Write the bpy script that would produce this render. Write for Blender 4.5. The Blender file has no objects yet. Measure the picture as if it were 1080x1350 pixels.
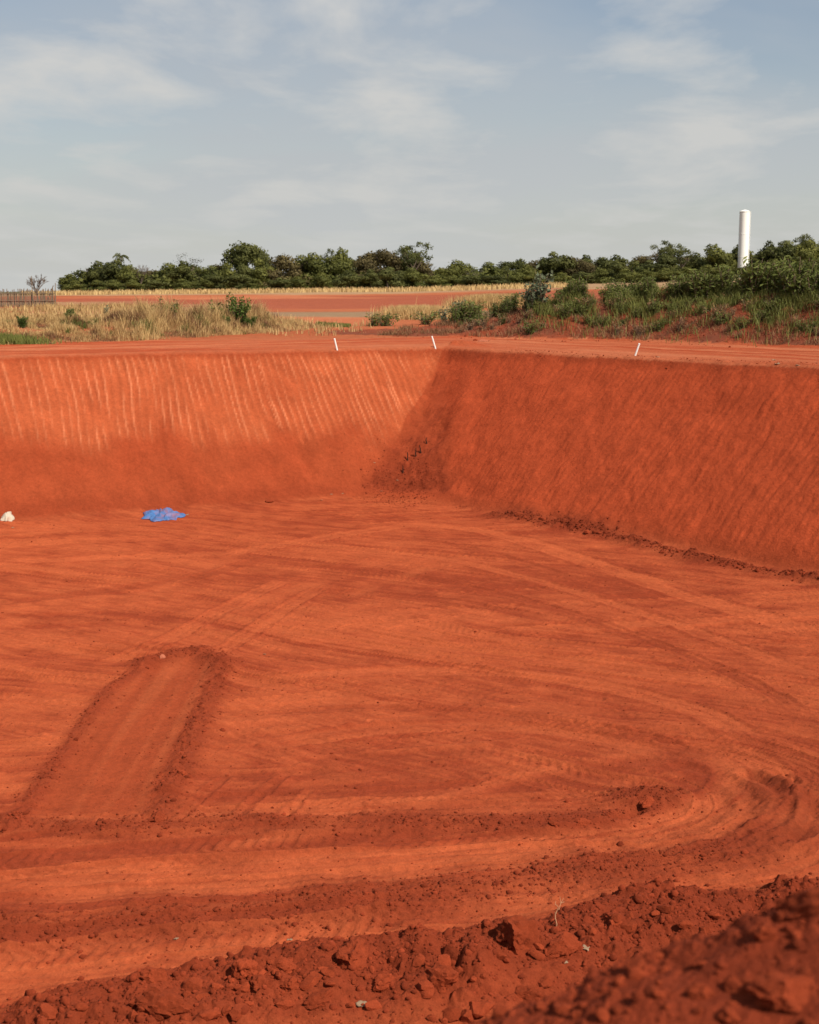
import bpy, bmesh, math, random
import numpy as np
from mathutils import Vector, Matrix, noise as mnoise

random.seed(7)
RNG = np.random.default_rng(7)
sc = bpy.context.scene
col = sc.collection
R = math.radians

# ------------------------------------------------------------------ camera
F_PX, CU, CV, PITCH = 1875.0, 540.0, 675.0, R(9.18)      # 50 mm lens on a 24x36 frame, pixel units of the photograph
CAM_Z = 8.0
cam_d = bpy.data.cameras.new('camera')
cam = bpy.data.objects.new('camera', cam_d); col.objects.link(cam)
cam.location = (0, 0, CAM_Z)
cam.rotation_euler = (R(90) - PITCH, 0, 0)
cam_d.sensor_fit = 'VERTICAL'; cam_d.sensor_height = 36.0; cam_d.lens = 50.0
cam_d.clip_start = 0.05; cam_d.clip_end = 9000
cam_d.dof.use_dof = True; cam_d.dof.focus_distance = 27.0; cam_d.dof.aperture_fstop = 3.0
sc.camera = cam

# ------------------------------------------------------------------ sky, sun, exposure
SUN_PHI, SUN_EL = R(43), R(44)        # sun behind the camera's right shoulder
sun_dir = Vector((math.sin(SUN_PHI) * math.cos(SUN_EL), -math.cos(SUN_PHI) * math.cos(SUN_EL), math.sin(SUN_EL)))
w = bpy.data.worlds.new('World'); sc.world = w; w.use_nodes = True
nt = w.node_tree; nt.nodes.clear()
def N(t, **k):
    n = nt.nodes.new(t)
    for a, b in k.items(): setattr(n, a, b)
    return n
out = N('ShaderNodeOutputWorld'); bg = N('ShaderNodeBackground'); bg.inputs['Strength'].default_value = 0.075
sky = N('ShaderNodeTexSky', sky_type='NISHITA', sun_disc=False, sun_elevation=SUN_EL, sun_rotation=math.pi - SUN_PHI,
        altitude=500, air_density=1.0, dust_density=1.6, ozone_density=1.0)
tc = N('ShaderNodeTexCoord'); sep = N('ShaderNodeSeparateXYZ')
nt.links.new(tc.outputs['Generated'], sep.inputs[0])
zc = N('ShaderNodeMath', operation='MAXIMUM'); zc.inputs[1].default_value = 0.0
nt.links.new(sep.outputs['Z'], zc.inputs[0])
za = N('ShaderNodeMath', operation='ADD'); za.inputs[1].default_value = 0.10
nt.links.new(zc.outputs[0], za.inputs[0])
cx = N('ShaderNodeMath', operation='DIVIDE'); cy = N('ShaderNodeMath', operation='DIVIDE')
nt.links.new(sep.outputs['X'], cx.inputs[0]); nt.links.new(za.outputs[0], cx.inputs[1])
nt.links.new(sep.outputs['Y'], cy.inputs[0]); nt.links.new(za.outputs[0], cy.inputs[1])
cmb = N('ShaderNodeCombineXYZ')
nt.links.new(cx.outputs[0], cmb.inputs[0]); nt.links.new(cy.outputs[0], cmb.inputs[1])
def cloud_noise(scale, detail, rough, dist, sx, sy, off):
    mp = N('ShaderNodeMapping'); mp.inputs['Scale'].default_value = (sx, sy, 1); mp.inputs['Location'].default_value = off
    nt.links.new(cmb.outputs[0], mp.inputs[0])
    n = N('ShaderNodeTexNoise'); n.inputs['Scale'].default_value = scale; n.inputs['Detail'].default_value = detail
    n.inputs['Roughness'].default_value = rough; n.inputs['Distortion'].default_value = dist
    nt.links.new(mp.outputs[0], n.inputs['Vector'])
    return n
def ramp(src, stops):
    r = N('ShaderNodeValToRGB'); e = r.color_ramp.elements
    e[0].position, e[0].color = stops[0][0], (*[stops[0][1]] * 3, 1)
    e[1].position, e[1].color = stops[-1][0], (*[stops[-1][1]] * 3, 1)
    nt.links.new(src, r.inputs[0]); return r
veil = ramp(cloud_noise(0.5, 5, 0.55, 0.5, 1.0, 0.75, (3.1, 1.7, 0)).outputs['Fac'], [(0.38, 0.10), (0.62, 0.9)])
puff = ramp(cloud_noise(1.7, 7, 0.55, 0.25, 1.0, 0.62, (0.4, 5.3, 0)).outputs['Fac'], [(0.47, 0.0), (0.66, 0.85)])
CL_VEIL = (4.4, 5.0, 5.75, 1); CL_PUFF = (7.2, 7.1, 6.9, 1)
m1 = N('ShaderNodeMixRGB'); m1.inputs[2].default_value = CL_VEIL
nt.links.new(veil.outputs[0], m1.inputs[0]); nt.links.new(sky.outputs[0], m1.inputs[1])
m2 = N('ShaderNodeMixRGB'); m2.inputs[2].default_value = CL_PUFF
nt.links.new(puff.outputs[0], m2.inputs[0]); nt.links.new(m1.outputs[0], m2.inputs[1])
hz = ramp(zc.outputs[0], [(0.0, 0.9), (0.20, 0.0)])          # milky air low over the horizon
m3 = N('ShaderNodeMixRGB'); m3.inputs[2].default_value = (6.35, 6.4, 6.15, 1)
nt.links.new(hz.outputs[0], m3.inputs[0]); nt.links.new(m2.outputs[0], m3.inputs[1])
nt.links.new(m3.outputs[0], bg.inputs['Color']); nt.links.new(bg.outputs[0], out.inputs[0])

sun_l = bpy.data.lights.new('sun', 'SUN'); sun_l.energy = 4.7; sun_l.angle = R(0.53); sun_l.color = (1.0, 0.93, 0.82)
sun_o = bpy.data.objects.new('sun', sun_l); col.objects.link(sun_o)
sun_o.rotation_euler = (-sun_dir).to_track_quat('-Z', 'Y').to_euler()
vs = sc.view_settings; vs.view_transform = 'Standard'; vs.look = 'None'; vs.exposure = 0.27; vs.gamma = 1.0
vs.use_curve_mapping = False
sc.render.film_transparent = False

# ------------------------------------------------------------------ helpers
def at(u, v, z=0.0):
    """the place on the level z that the photograph shows at pixel u, v"""
    cxx, cyy = (u - CU) / F_PX, (CV - v) / F_PX
    dy = math.cos(PITCH) + cyy * math.sin(PITCH); dz = -math.sin(PITCH) + cyy * math.cos(PITCH)
    t = (z - CAM_Z) / dz
    return (cxx * t, dy * t)
def at_y(u, v, Y):
    cxx, cyy = (u - CU) / F_PX, (CV - v) / F_PX
    dy = math.cos(PITCH) + cyy * math.sin(PITCH); dz = -math.sin(PITCH) + cyy * math.cos(PITCH)
    t = Y / dy
    return (cxx * t, Y, CAM_Z + dz * t)

def tag(o, label=None, cat=None, group=None, kind=None):
    if label: o['label'] = label
    if cat: o['category'] = cat
    if group: o['group'] = group
    if kind: o['kind'] = kind
    return o
def empty(name, loc, rz=0.0, s=1.0):
    o = bpy.data.objects.new(name, None); o.location = loc; o.rotation_euler = (0, 0, rz); o.scale = (s, s, s)
    o.empty_display_size = 0.1; col.objects.link(o); return o
def link(name, me, parent=None):
    o = bpy.data.objects.new(name, me); col.objects.link(o)
    if parent: o.parent = parent
    return o
def mesh_np(name, v, faces, mat=None, attrs=None, smooth=False, normals=None, uvw=None):
    """numpy vertices and one (n,k) face array, or a list of such arrays, to a mesh"""
    if not isinstance(faces, (list, tuple)): faces = [faces]
    me = bpy.data.meshes.new(name)
    v = np.asarray(v, np.float32)
    me.vertices.add(len(v)); me.vertices.foreach_set('co', v.ravel())
    tot = np.concatenate([np.full(len(f), f.shape[1], np.int32) for f in faces])
    idx = np.concatenate([f.ravel() for f in faces]).astype(np.int32)
    me.loops.add(len(idx)); me.loops.foreach_set('vertex_index', idx)
    me.polygons.add(len(tot))
    st = np.zeros(len(tot), np.int32); st[1:] = np.cumsum(tot)[:-1]
    me.polygons.foreach_set('loop_start', st)
    try: me.polygons.foreach_set('loop_total', tot)
    except Exception: pass
    if smooth: me.polygons.foreach_set('use_smooth', np.ones(len(tot), bool))
    for k, a in (attrs or {}).items():
        a = np.asarray(a, np.float32)
        if a.ndim == 1:
            at_ = me.attributes.new(k, 'FLOAT', 'POINT'); at_.data.foreach_set('value', a)
        else:
            at_ = me.attributes.new(k, 'FLOAT_COLOR', 'POINT')
            at_.data.foreach_set('color', np.concatenate([a, np.ones((len(a), 1), np.float32)], 1).ravel())
    me.update(calc_edges=True); me.validate()
    if normals is not None: me.normals_split_custom_set_from_vertices(np.asarray(normals, np.float32))
    if mat: me.materials.append(mat)
    return me

# vectorised noise
def _h(ix, iy, seed):
    n = (ix.astype(np.int64) * 374761393 + iy.astype(np.int64) * 668265263 + seed * 982451653) & 0xFFFFFFFF
    n = ((n ^ (n >> 13)) * 1274126177) & 0xFFFFFFFF
    n = ((n ^ (n >> 15)) * 2246822519) & 0xFFFFFFFF
    n ^= (n >> 16)
    return (n & 0xFFFFFF).astype(np.float64) / 16777216.0
def gnoise(x, y, seed=0):
    xi, yi = np.floor(x), np.floor(y); fx, fy = x - xi, y - yi
    ux = fx * fx * fx * (fx * (fx * 6 - 15) + 10); uy = fy * fy * fy * (fy * (fy * 6 - 15) + 10)
    def g(a, b):
        th = _h(xi + a, yi + b, seed) * 6.2831853
        return np.cos(th) * (fx - a) + np.sin(th) * (fy - b)
    n0 = g(0, 0) * (1 - ux) + g(1, 0) * ux; n1 = g(0, 1) * (1 - ux) + g(1, 1) * ux
    return (n0 * (1 - uy) + n1 * uy) * 1.45
def fbm(x, y, seed=0, octv=4, gain=0.5, lac=2.03):
    a, s, t = 1.0, 0.0, 0.0
    for i in range(octv):
        s = s + a * gnoise(x, y, seed + i * 17); t += a
        x, y, a = x * lac + 3.7, y * lac + 1.3, a * gain
    return s / t
def rubble(x, y, cell, seed, dens=0.8):
    """height of a bed of blocky lumps about one cell wide"""
    gx, gy = x / cell, y / cell
    xi, yi = np.floor(gx), np.floor(gy); best = np.zeros_like(x)
    for a in (-1, 0, 1):
        for b in (-1, 0, 1):
            ix, iy = xi + a, yi + b
            h1, h2, h3, h4 = (_h(ix, iy, seed + k) for k in (1, 2, 3, 4))
            r = 0.22 + 0.5 * h3 * h3
            dx, dy = gx - (ix + h1), gy - (iy + h2)
            th = h4 * 6.283; c, s = np.cos(th), np.sin(th)
            px, py = dx * c + dy * s, (-dx * s + dy * c) * (1.2 + .5 * h1)
            dd = 0.55 * np.sqrt(px * px + py * py) + 0.45 * np.maximum(np.abs(px), np.abs(py)) * 1.15
            cap = np.sqrt(np.clip(1 - (dd / r) ** 2, 0, 1)) * r * (0.55 + 0.5 * h2)
            cap = np.where(_h(ix, iy, seed + 9) < dens, cap, 0)
            best = np.maximum(best, cap)
    return best * cell
def sstep(a, b, x):
    t = np.clip((x - a) / (b - a), 0, 1); return t * t * (3 - 2 * t)
def smax(a, b, k):
    h = np.maximum(k - np.abs(a - b), 0) / k; return np.maximum(a, b) + h * h * k * 0.25
def smin(a, b, k): return -smax(-a, -b, k)
def polyd(x, y, pts, vals=None):
    """distance to a polyline, signed side, length along it and a value carried along it"""
    best = np.full(x.shape, 1e9); side = np.zeros(x.shape); along = np.zeros(x.shape); val = np.zeros(x.shape)
    acc = 0.0
    for i in range(len(pts) - 1):
        (ax, ay), (bx, by) = pts[i], pts[i + 1]
        ex, ey = bx - ax, by - ay; L = math.hypot(ex, ey)
        t = np.clip(((x - ax) * ex + (y - ay) * ey) / (L * L), 0, 1)
        dx, dy = x - ax - t * ex, y - ay - t * ey; d = np.hypot(dx, dy)
        m = d < best
        best = np.where(m, d, best); along = np.where(m, acc + t * L, along)
        side = np.where(m, np.sign(ex * dy - ey * dx), side)
        if vals is not None: val = np.where(m, vals[i] + (vals[i + 1] - vals[i]) * t, val)
        acc += L
    return best, side, along, val

# ------------------------------------------------------------------ the lie of the land
RIM = 5.35
BL, dL, nL = (-13.6, 47.1), (.906, .423), (-.423, .906)     # foot of the sunny wall
BR, dR, nR = (3.1, 48.7), (.613, -.79), (.79, .613)         # foot of the shaded wall
CORNER = (-.44, 53.25)
TURN = (3.3, 21.4)                                            # hub of the turning tracks
pix = lambda L, z=0.0: [at(u, v, z) for u, v in L]
W1 = pix([(-160, 1088), (0, 1086), (120, 1094), (250, 1084), (420, 1090), (600, 1086), (740, 1086), (820, 1076), (880, 1056)])
W2 = pix([(-160, 1236), (60, 1226), (250, 1216), (380, 1202), (520, 1194), (640, 1174), (760, 1156), (880, 1144), (990, 1124), (1048, 1090), (1046, 1056)])
RIDGE = pix([(-300, 1372), (-120, 1352), (0, 1340), (130, 1308), (300, 1284), (430, 1262), (600, 1252), (720, 1228), (840, 1190), (960, 1186), (1110, 1180), (1300, 1160)], 0.45)
RIDGE_H = [.35, .38, .40, .45, .50, .62, .60, .62, .50, .48, .6, .6]
BERM = pix([(652, 682), (700, 689), (770, 702), (830, 716), (920, 739), (985, 751), (1080, 769), (1180, 795)])
STRIP = (-6.0, -3.62, 20.4, 29.8)
BANK = [(-0.5, 74), (3, 73), (7, 71), (11, 69), (15.5, 65.5), (20, 61), (32, 50), (50, 36)]
BANK_H = [.1, .55, 1.45, 1.75, 1.85, 1.9, 1.9, 1.9]
GRASSB = [(-60, 44), (-40, 55), (-20, 63), (-13.5, 70), (-9, 79), (-6, 86)]
GRASSB_H = [.5, .6, .65, .7, .5, .05]
MX = np.array([-4, -2.2, -1.2, -.6, -.3, .1, .75, 1.25, 2.4, 4, 7]); MH = np.array([.0, .0, .0, .13, .32, .47, .68, .83, 1.04, .9, .1])
RUTS = [[(TURN[0] + r * 1.05 * math.cos(a), TURN[1] + r * math.sin(a)) for a in np.linspace(a0, a1, 14)]
        for r, a0, a1 in ((1.5, -1.1, .7), (1.95, -.8, .9), (2.4, -.7, .45), (2.85, -.75, .35), (3.7, -.8, 1.2))]
RUT_W = (.3, .45, 1.0, 1.0, .3)
PALE = pix([(300, 1118), (480, 1084), (560, 1056), (640, 1034), (760, 1004), (860, 990)])

def smooth(p, k=4):
    p = np.array(p, float); q = np.vstack([2 * p[0] - p[1], p, 2 * p[-1] - p[-2]]); o = []
    for i in range(1, len(q) - 2):
        for t in np.arange(k) / k:
            o.append(.5 * ((2 * q[i]) + (q[i + 1] - q[i - 1]) * t + (2 * q[i - 1] - 5 * q[i] + 4 * q[i + 1] - q[i + 2]) * t * t + (3 * q[i] - q[i - 1] - 3 * q[i + 1] + q[i + 2]) * t ** 3))
    return [tuple(a) for a in o] + [tuple(p[-1])]
SWEEPS = [(smooth(pix(a)), wd, tone) for a, wd, tone in (
    ([(500, 690), (640, 700), (800, 748), (960, 800), (1120, 850)], .55, .75), ([(330, 712), (480, 722), (660, 752), (860, 812), (1110, 905)], .30, .6),
    ([(360, 745), (500, 752), (660, 782), (830, 836), (1000, 905), (1080, 960)], .26, -.75), ([(380, 776), (520, 784), (640, 800), (740, 822)], .34, -.8),
    ([(300, 700), (450, 700), (620, 722), (780, 768)], .20, -.6), ([(-30, 742), (150, 736), (300, 728), (430, 708), (560, 690)], .45, .6),
    ([(-30, 800), (120, 782), (260, 760), (350, 735)], .3, -.55), ([(120, 880), (220, 845), (300, 800), (380, 762)], .3, .6), ([(200, 900), (300, 855), (380, 800), (430, 770)], .28, .55),
    ([(300, 905), (480, 886), (700, 890), (900, 930), (1010, 985)], .40, .65), ([(310, 948), (460, 935), (640, 940), (840, 968), (960, 1010)], .24, -.6),
    ([(330, 985), (520, 960), (720, 962), (900, 1000)], .34, .55), ([(-40, 1166), (200, 1160), (480, 1146), (700, 1122), (880, 1098), (985, 1050), (985, 1008), (900, 978)], .70, .85),
    ([(-40, 1292), (120, 1286), (280, 1262), (420, 1238)], .42, .75), ([(560, 1206), (720, 1192), (860, 1166), (1000, 1142), (1075, 1090), (1085, 1020)], .55, .7),
    ([(240, 1080), (262, 1055), (285, 1035), (300, 1020)], .12, -.6), ([(310, 1084), (335, 1055), (365, 1030), (385, 1018)], .12, -.6), ([(370, 1086), (392, 1060), (412, 1036)], .10, .6))]
# soil albedo, linear
DRY = np.array([.385, .083, .0295]); MID = np.array([.305, .0535, .0185]); MOIST = np.array([.192, .0315, .0118])
TRACK = np.array([.40, .120, .054])
def mix3(a, b, t): return a * (1 - t[:, None]) + b * t[:, None]

def track_coords(x, y):
    """distance from, and length along, the wedge the vehicles drive round"""
    px, py = x - TURN[0], y - TURN[1]
    nu, tu = (.50, .866), (.866, -.50)
    a = px * nu[0] + py * nu[1]; at_ = px * tu[0] + py * tu[1]
    b = -py; r = np.hypot(px, py); ang = np.arctan2(py, px)
    up = (at_ < 0) & (a > 0); lo = (px < 0) & (~up) & (py < 0)
    ins_ = (px < 0) & (py >= 0) & (~up)
    psi = np.where(up, a, np.where(lo, b, r))
    psi = np.where((px < 0) & (py >= 0) & (~up), np.minimum(np.abs(a), np.abs(b)) * .0 - np.minimum(-a, py), psi)
    tt = np.where(up, at_, np.where(lo, 7.85 - px, np.where(ins_, px * 1.15, (1.047 - ang) * 3.0)))
    return psi, tt, up, lo

def tyre_bands(c, along_, wdt, seed):
    """separate tyre paths side by side: tone of each, crisp lips and tread lugs"""
    q = c / wdt + 1.1 * gnoise(c * .9, along_ * .03, seed) ; i = np.floor(q); f = q - i
    ht = _h(i, i * 0, seed + 1) - .5; on = sstep(-.15, .2, gnoise(i * 5.31 + .5, along_ * .10 + 9 * ht, seed + 2))
    e = np.minimum(f, 1 - f) * wdt
    lip = np.exp(-(e / .035) ** 2) * on; flat = sstep(.03, .07, e) * on
    ph = along_ / .19 + 1.1 * np.abs(f - .5) * np.sign(ht) * 2
    lug = np.clip(np.sin(ph * 6.2832) * 2.2, -1, 1) * flat * (_h(i, i * 0, seed + 3) > .62) * sstep(-.3, .2, gnoise(along_ * .5, i * 3.7, seed + 4))
    return ht * 2 * on, lip, flat, lug
def far_z(x, y):
    k = np.clip((y - 62) / 215.0, 0, 1.6)
    return 1.5 * k + k * np.where(x > 0, .034, .012) * np.clip(x, -160, 160) - np.clip((y - 312) * .035, 0, 30)

def terrain(x, y, detail=True):
    n = len(x)
    wob = .28 * fbm(x * .16, y * .16, 3, 3) + .10 * fbm(x * 1.3, y * 1.3, 4, 3)
    dl = (x - BL[0]) * nL[0] + (y - BL[1]) * nL[1] + wob
    dr = (x - BR[0]) * nR[0] + (y - BR[1]) * nR[1] + .8 * wob
    sl = (x - CORNER[0]) * dL[0] + (y - CORNER[1]) * dL[1]
    sr = (x - CORNER[0]) * dR[0] + (y - CORNER[1]) * dR[1]
    wr = 5.3 + .045 * np.clip(sr, 0, 30)
    fl, fr = dl / 4.8, dr / wr
    fn = (9.0 + .15 * wob - y) / 5.0; fo = (-36 - x) / 5.0
    # no change here; the swell follows below, its shaded strip painted in colour
    fr = fr - .0
    fc = ((x + 2.5) * .45 + (y - 52.9) * .893 + .9 * wob + .25 * fbm(x * .6, y * .6, 9, 3)) / 7.7   # the fill that spilled down the corner
    tw = smax(smax(fl, fr, .09), fc, .05); t = smax(smax(tw, fn, .2), fo, .2)
    plat = RIM + far_z(x, y) + .06 * fbm(x * .35, y * .35, 11, 3)
    zz = smin(smax(np.zeros(n), t, .045), np.ones(n), .04)
    z = zz * plat
    left = fl > fr; fill = (fc > np.maximum(fl, fr) - .01) & (y > 40)
    inpit = t < 0.02; wall = (t >= 0.02) & (t < 0.985); top = t >= 0.985
    near = (fn > tw) & (fn > fo)
    reg = np.zeros(n, np.int8)                      # 0 floor
    reg[wall & left & ~near] = 1; reg[wall & ~left & ~near] = 2; reg[wall & near] = 3
    reg[top] = 4                                     # rim track
    reg[top & (y < 30)] = 7                          # heap and near rim
    C = np.tile(MID, (n, 1))
    rub = np.zeros(n)                                # how lumpy the soil is here
    rubsz = np.ones(n) * .5

    # ---- the walls
    wm = sstep(.02, .12, t) * (1 - sstep(.93, 1.0, t))
    vnoise = fbm(x * .5, y * .5, 31, 4)
    mL = wm * left * (~near) * (1 - .85 * fill); mR = wm * (~left) * (~near)
    band = sstep(.30, .50, t + .22 * vnoise + .004 * sl)          # teeth marks reach this far down
    sl2 = sl + .12 * gnoise(sl * .5, dl * .4, 5)
    ps = sl2 / 1.35 + .25 * gnoise(sl * .2, dl * .3, 43); pid = np.floor(ps)               # one bucket pass after another
    q = (ps - pid) * 4.6 + 3.7 * _h(pid, pid * 0, 45); tri = np.abs(q - np.floor(q) - .5) * 2
    g1 = np.clip(1 - tri * 2.0, -.6, 1) * (.65 + .35 * _h(np.floor(q) + pid * 7, pid, 46))
    band = band * sstep(.22, .42, t + .35 * (_h(pid, pid * 0 + 3, 50) - .5) + .1 * vnoise)
    g2 = gnoise(sl2 * 5.5, dl * .5, 42)
    cut = .5 + .5 * np.clip(gnoise(sl * .45, dl * .8, 44) * 2 + .4, -1, 1)
    z += mL * (band * cut * (.07 * g1 + .025 * g2) + (1 - band) * .02 * g2)
    z += mL * .10 * fbm(sl * .5, dl * .9, 47, 3)
    sr2 = sr + .15 * gnoise(sr * .4, dr * .4, 6)
    sr2 = sr2 + .12 * fbm(sr * 1.5, dr * 1.5, 55, 2); r1 = gnoise(sr2 * 4.2, dr * .55 + 3, 51); r2 = gnoise(sr2 * 8.5, dr * .9, 52); r3 = fbm(sr * 9, dr * 7, 54, 3)
    z += mR * ((.012 + .0012 * np.clip(sr, 0, 25)) * r1 + .018 * r2 + .022 * r3 + .10 * fbm(sr * .35, dr * .6, 53, 3))
    pits = np.clip(gnoise(x * 1.9, y * 1.9, 57) - .52, 0, 1) * sstep(-.1, .3, gnoise(x * .22, y * .22, 58))
    z -= (mL + mR) * pits * .22
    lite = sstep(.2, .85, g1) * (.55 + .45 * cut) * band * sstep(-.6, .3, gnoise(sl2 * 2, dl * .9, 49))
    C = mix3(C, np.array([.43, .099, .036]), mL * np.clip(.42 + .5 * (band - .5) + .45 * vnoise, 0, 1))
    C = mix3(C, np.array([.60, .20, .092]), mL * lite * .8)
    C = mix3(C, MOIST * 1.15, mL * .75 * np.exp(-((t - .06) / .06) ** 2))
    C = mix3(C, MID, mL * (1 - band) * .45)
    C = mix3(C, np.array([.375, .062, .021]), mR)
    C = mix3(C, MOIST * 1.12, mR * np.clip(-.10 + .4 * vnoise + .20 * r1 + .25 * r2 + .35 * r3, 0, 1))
    # valley: a groove with a swelling beside it, and a fan of fallen soil at its foot
    vd = sr - .6; 
    z += mR * .22 * np.exp(-((fr - fl - .42) / .15) ** 2) * sstep(.1, .4, t) * (1 - sstep(.6, .9, t))
    z -= wm * .25 * np.exp(-((fl - fr) * 2.2) ** 2)
    valley_shade = np.exp(-((fr - fl - .10 - .05 * gnoise(dr * .8, sr * .2, 59)) / .085) ** 2) * wm * sstep(.1, .3, t) * (1 - sstep(.55, .85, t))
    C = mix3(C, np.array([.16, .045, .026]), np.clip(valley_shade * .30, 0, 1))  # wedge of shade beside the valley, painted into the soil colour
    tal = sstep(-.06, .05, fc - np.maximum(fl, fr) + .06 * fbm(x * 1.1, y * 1.1, 60, 3)) * wm * (~near) * (y > 40)
    low = tal * sstep(.62, .12, t + .25 * fbm(x * .8, y * .8, 56, 3))
    z += tal * .16 * fbm(x * 1.0, y * 1.0, 58, 4)
    C = mix3(C, MID, tal * .8); C = mix3(C, MOIST * 1.08, np.clip(low * .75 + tal * .3 * (fbm(x * 2, y * 2, 59, 3) > .1), 0, .85)); rub += .55 * low + .15 * tal
    gul = np.exp(-((sl + 3.1 + .4 * gnoise(dl, sl * .3, 61)) / .35) ** 2) * sstep(.06, .2, fl) * (1 - sstep(.42, .55, fl)) * left
    z -= .22 * gul; rub += .5 * gul
    # foot of the walls
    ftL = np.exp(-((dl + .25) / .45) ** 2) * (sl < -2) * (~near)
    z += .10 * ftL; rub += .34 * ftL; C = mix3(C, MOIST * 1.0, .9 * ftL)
    # ---- rim
    rimr = np.exp(-((t - 1.0) / .045) ** 2) * (~near)
    rub += .35 * rimr; C = mix3(C, MOIST, .45 * rimr * np.where(left, .35, 1))

    hp_ = np.exp(-(((x - 2.1) / .9) ** 2 + ((y - 60.6) / .5) ** 2)); z += .16 * hp_; rub += .6 * hp_
    # ---- pit floor
    fl_m = 1 - sstep(-.02, .05, t)
    psi, tt, up, lo = track_coords(x, y)
    psw = psi + .9 * gnoise(x * .09, y * .09, 71) + .3 * gnoise(x * .25, y * .25, 70)
    st1 = fbm(psw * 1.15, tt * .055, 72, 3); st2 = fbm(psw * 3.4, tt * .11, 73, 3); st3 = gnoise(psw * 9.0, tt * .25, 74)
    brd = fbm(x * .13, y * .2, 75, 3)
    # a second, older set of tracks crossing the first at a shallow angle
    qx, qy = .97 * x + .24 * y, -.24 * x + .97 * y; qy = qy + .7 * gnoise(x * .1, y * .1, 68)
    so = fbm(qy * 1.3, qx * .06, 69, 3); so2 = gnoise(qy * 4.5, qx * .15, 67)
    wmix = sstep(-.25, .35, gnoise(x * .11, y * .11, 66) + .3 * gnoise(x * .4, y * .4, 65))
    st1 = st1 * (1 - wmix) + so * wmix; st2 = st2 * (1 - .6 * wmix) + so2 * .6 * wmix
    mott_ = fbm(x * 2.2, y * 1.6, 61, 4)
    z += fl_m * (.034 * st1 + .022 * st2 + .009 * st3 + .012 * mott_ + .05 * brd)
    # prints of tyre treads inside the busiest bands
    lane = sstep(.02, .3, st2 + .25 * brd)
    tread = np.sin(tt * 2 * math.pi / .21 + 2.6 * np.abs(((psw * 1.35) % 1.0) - .5) * 2) * sstep(-.3, .6, gnoise(x * .6, y * .6, 78))
    z += fl_m * lane * .011 * np.clip(tread, -.6, .8) * (np.hypot(x, y) < 40)
    dash = gnoise(psw * 5.0, tt * 1.1, 62) + .6 * gnoise(psw * 11.0, tt * 2.6, 63); mott = fbm(x * .9, y * .7, 64, 4)
    T1, L1, F1, U1 = tyre_bands(psw, tt, .42, 310); T2, L2, F2, U2 = tyre_bands(qy, qx, .46, 320)
    w1 = 1 - wmix; T = T1 * w1 + T2 * wmix; Lp = L1 * w1 + L2 * wmix; Fp = F1 * w1 + F2 * wmix; U = U1 * w1 + U2 * wmix
    nearf = (np.hypot(x, y) < 34)
    z += fl_m * (.030 * Lp - .018 * Fp + .010 * U * nearf)
    streak = np.clip(.46 + .46 * T + .34 * Lp + .08 * U * nearf + .26 * st1 + .26 * st2 + .25 * st3 + .7 * brd + .34 * dash + .45 * mott, 0, 1)
    C = mix3(C, MOIST * 1.2, fl_m * (1 - streak) * .95); C = mix3(C, DRY, fl_m * streak * .85)
    fk = np.nonzero((fl_m > .5) & (y > 13) & (np.abs(x) < y * .36 + 1))[0]; fx, fyy = x[fk], y[fk]; dz_ = np.zeros(len(fk)); Cs = C[fk]
    for i, (pl, wd, tone) in enumerate(SWEEPS):
        bx = np.array(pl); kk = np.nonzero((fx > bx[:, 0].min() - 1) & (fx < bx[:, 0].max() + 1) & (fyy > bx[:, 1].min() - 1) & (fyy < bx[:, 1].max() + 1))[0]
        d_, s_, al_, _ = polyd(fx[kk], fyy[kk], pl); d_ = d_ + .05 * gnoise(al_ * 1.1, s_, 600 + i); L_ = al_.max() + 1e-6
        m = (1 - sstep(wd * .72, wd, d_)) * sstep(0, .12, al_ / L_) * sstep(0, .12, 1 - al_ / L_); q = d_ * s_
        gr = gnoise(q * 9 + i * 3.3, al_ * .12, 620 + i); m = m * np.clip(.75 + .9 * gr + .5 * gnoise(al_ * .7, q * 2, 640 + i), 0, 1)
        lip = np.exp(-((d_ - wd) / .06) ** 2) * sstep(0, .15, al_ / L_) * sstep(0, .15, 1 - al_ / L_)
        dz_[kk] += -.016 * m + .024 * lip + .012 * m * gr
        Cs[kk] = mix3(Cs[kk], DRY * 1.06 if tone > 0 else MOIST * 1.15, abs(tone) * m)
        Cs[kk] = mix3(Cs[kk], MOIST * 1.3, .3 * lip)
    C[fk] = Cs; z[fk] += dz_
    # cross tracks running away from the camera, centre left
    for (a, b, wd) in (((-6.2, 31), (-1.2, 40), .28), ((-4.4, 31), (.4, 39.5), .28), ((-7.5, 33.5), (-4.5, 44), .3)):
        d_, s_, al_, _ = polyd(x, y, [a, b])
        m = np.exp(-(d_ / wd) ** 2) * sstep(-.4, .4, gnoise(x * .5, y * .5, 79)) * fl_m
        z -= .02 * m; C = mix3(C, DRY, .5 * m)
    d_, s_, al_, _ = polyd(x, y, PALE)
    m = np.exp(-(d_ / (.16 + .12 * np.abs(gnoise(x, y, 80)))) ** 2); C = mix3(C, DRY * 1.1, .6 * m * sstep(-.5, .3, gnoise(x * .9, y * .9, 81))); z += .02 * m
    m = np.exp(-((d_ - .45) / .3) ** 2); C = mix3(C, MOIST * 1.1, .4 * m * (s_ < 0))
    for i, pl in enumerate(RUTS):
        d_, s_, al_, _ = polyd(x, y, pl)
        m = np.exp(-(d_ / .13) ** 2) * sstep(-.5, .3, gnoise(x * 1.2, y * 1.2, 90 + i))
        lip = np.exp(-((d_ - .24) / .1) ** 2)
        z += (-.075 * m + .03 * lip) * RUT_W[i]; C = mix3(C, MOIST, .5 * m * RUT_W[i]); rub += .10 * lip * RUT_W[i]  # ruts sunk with raised lips, their short shadows painted as darker soil
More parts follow.
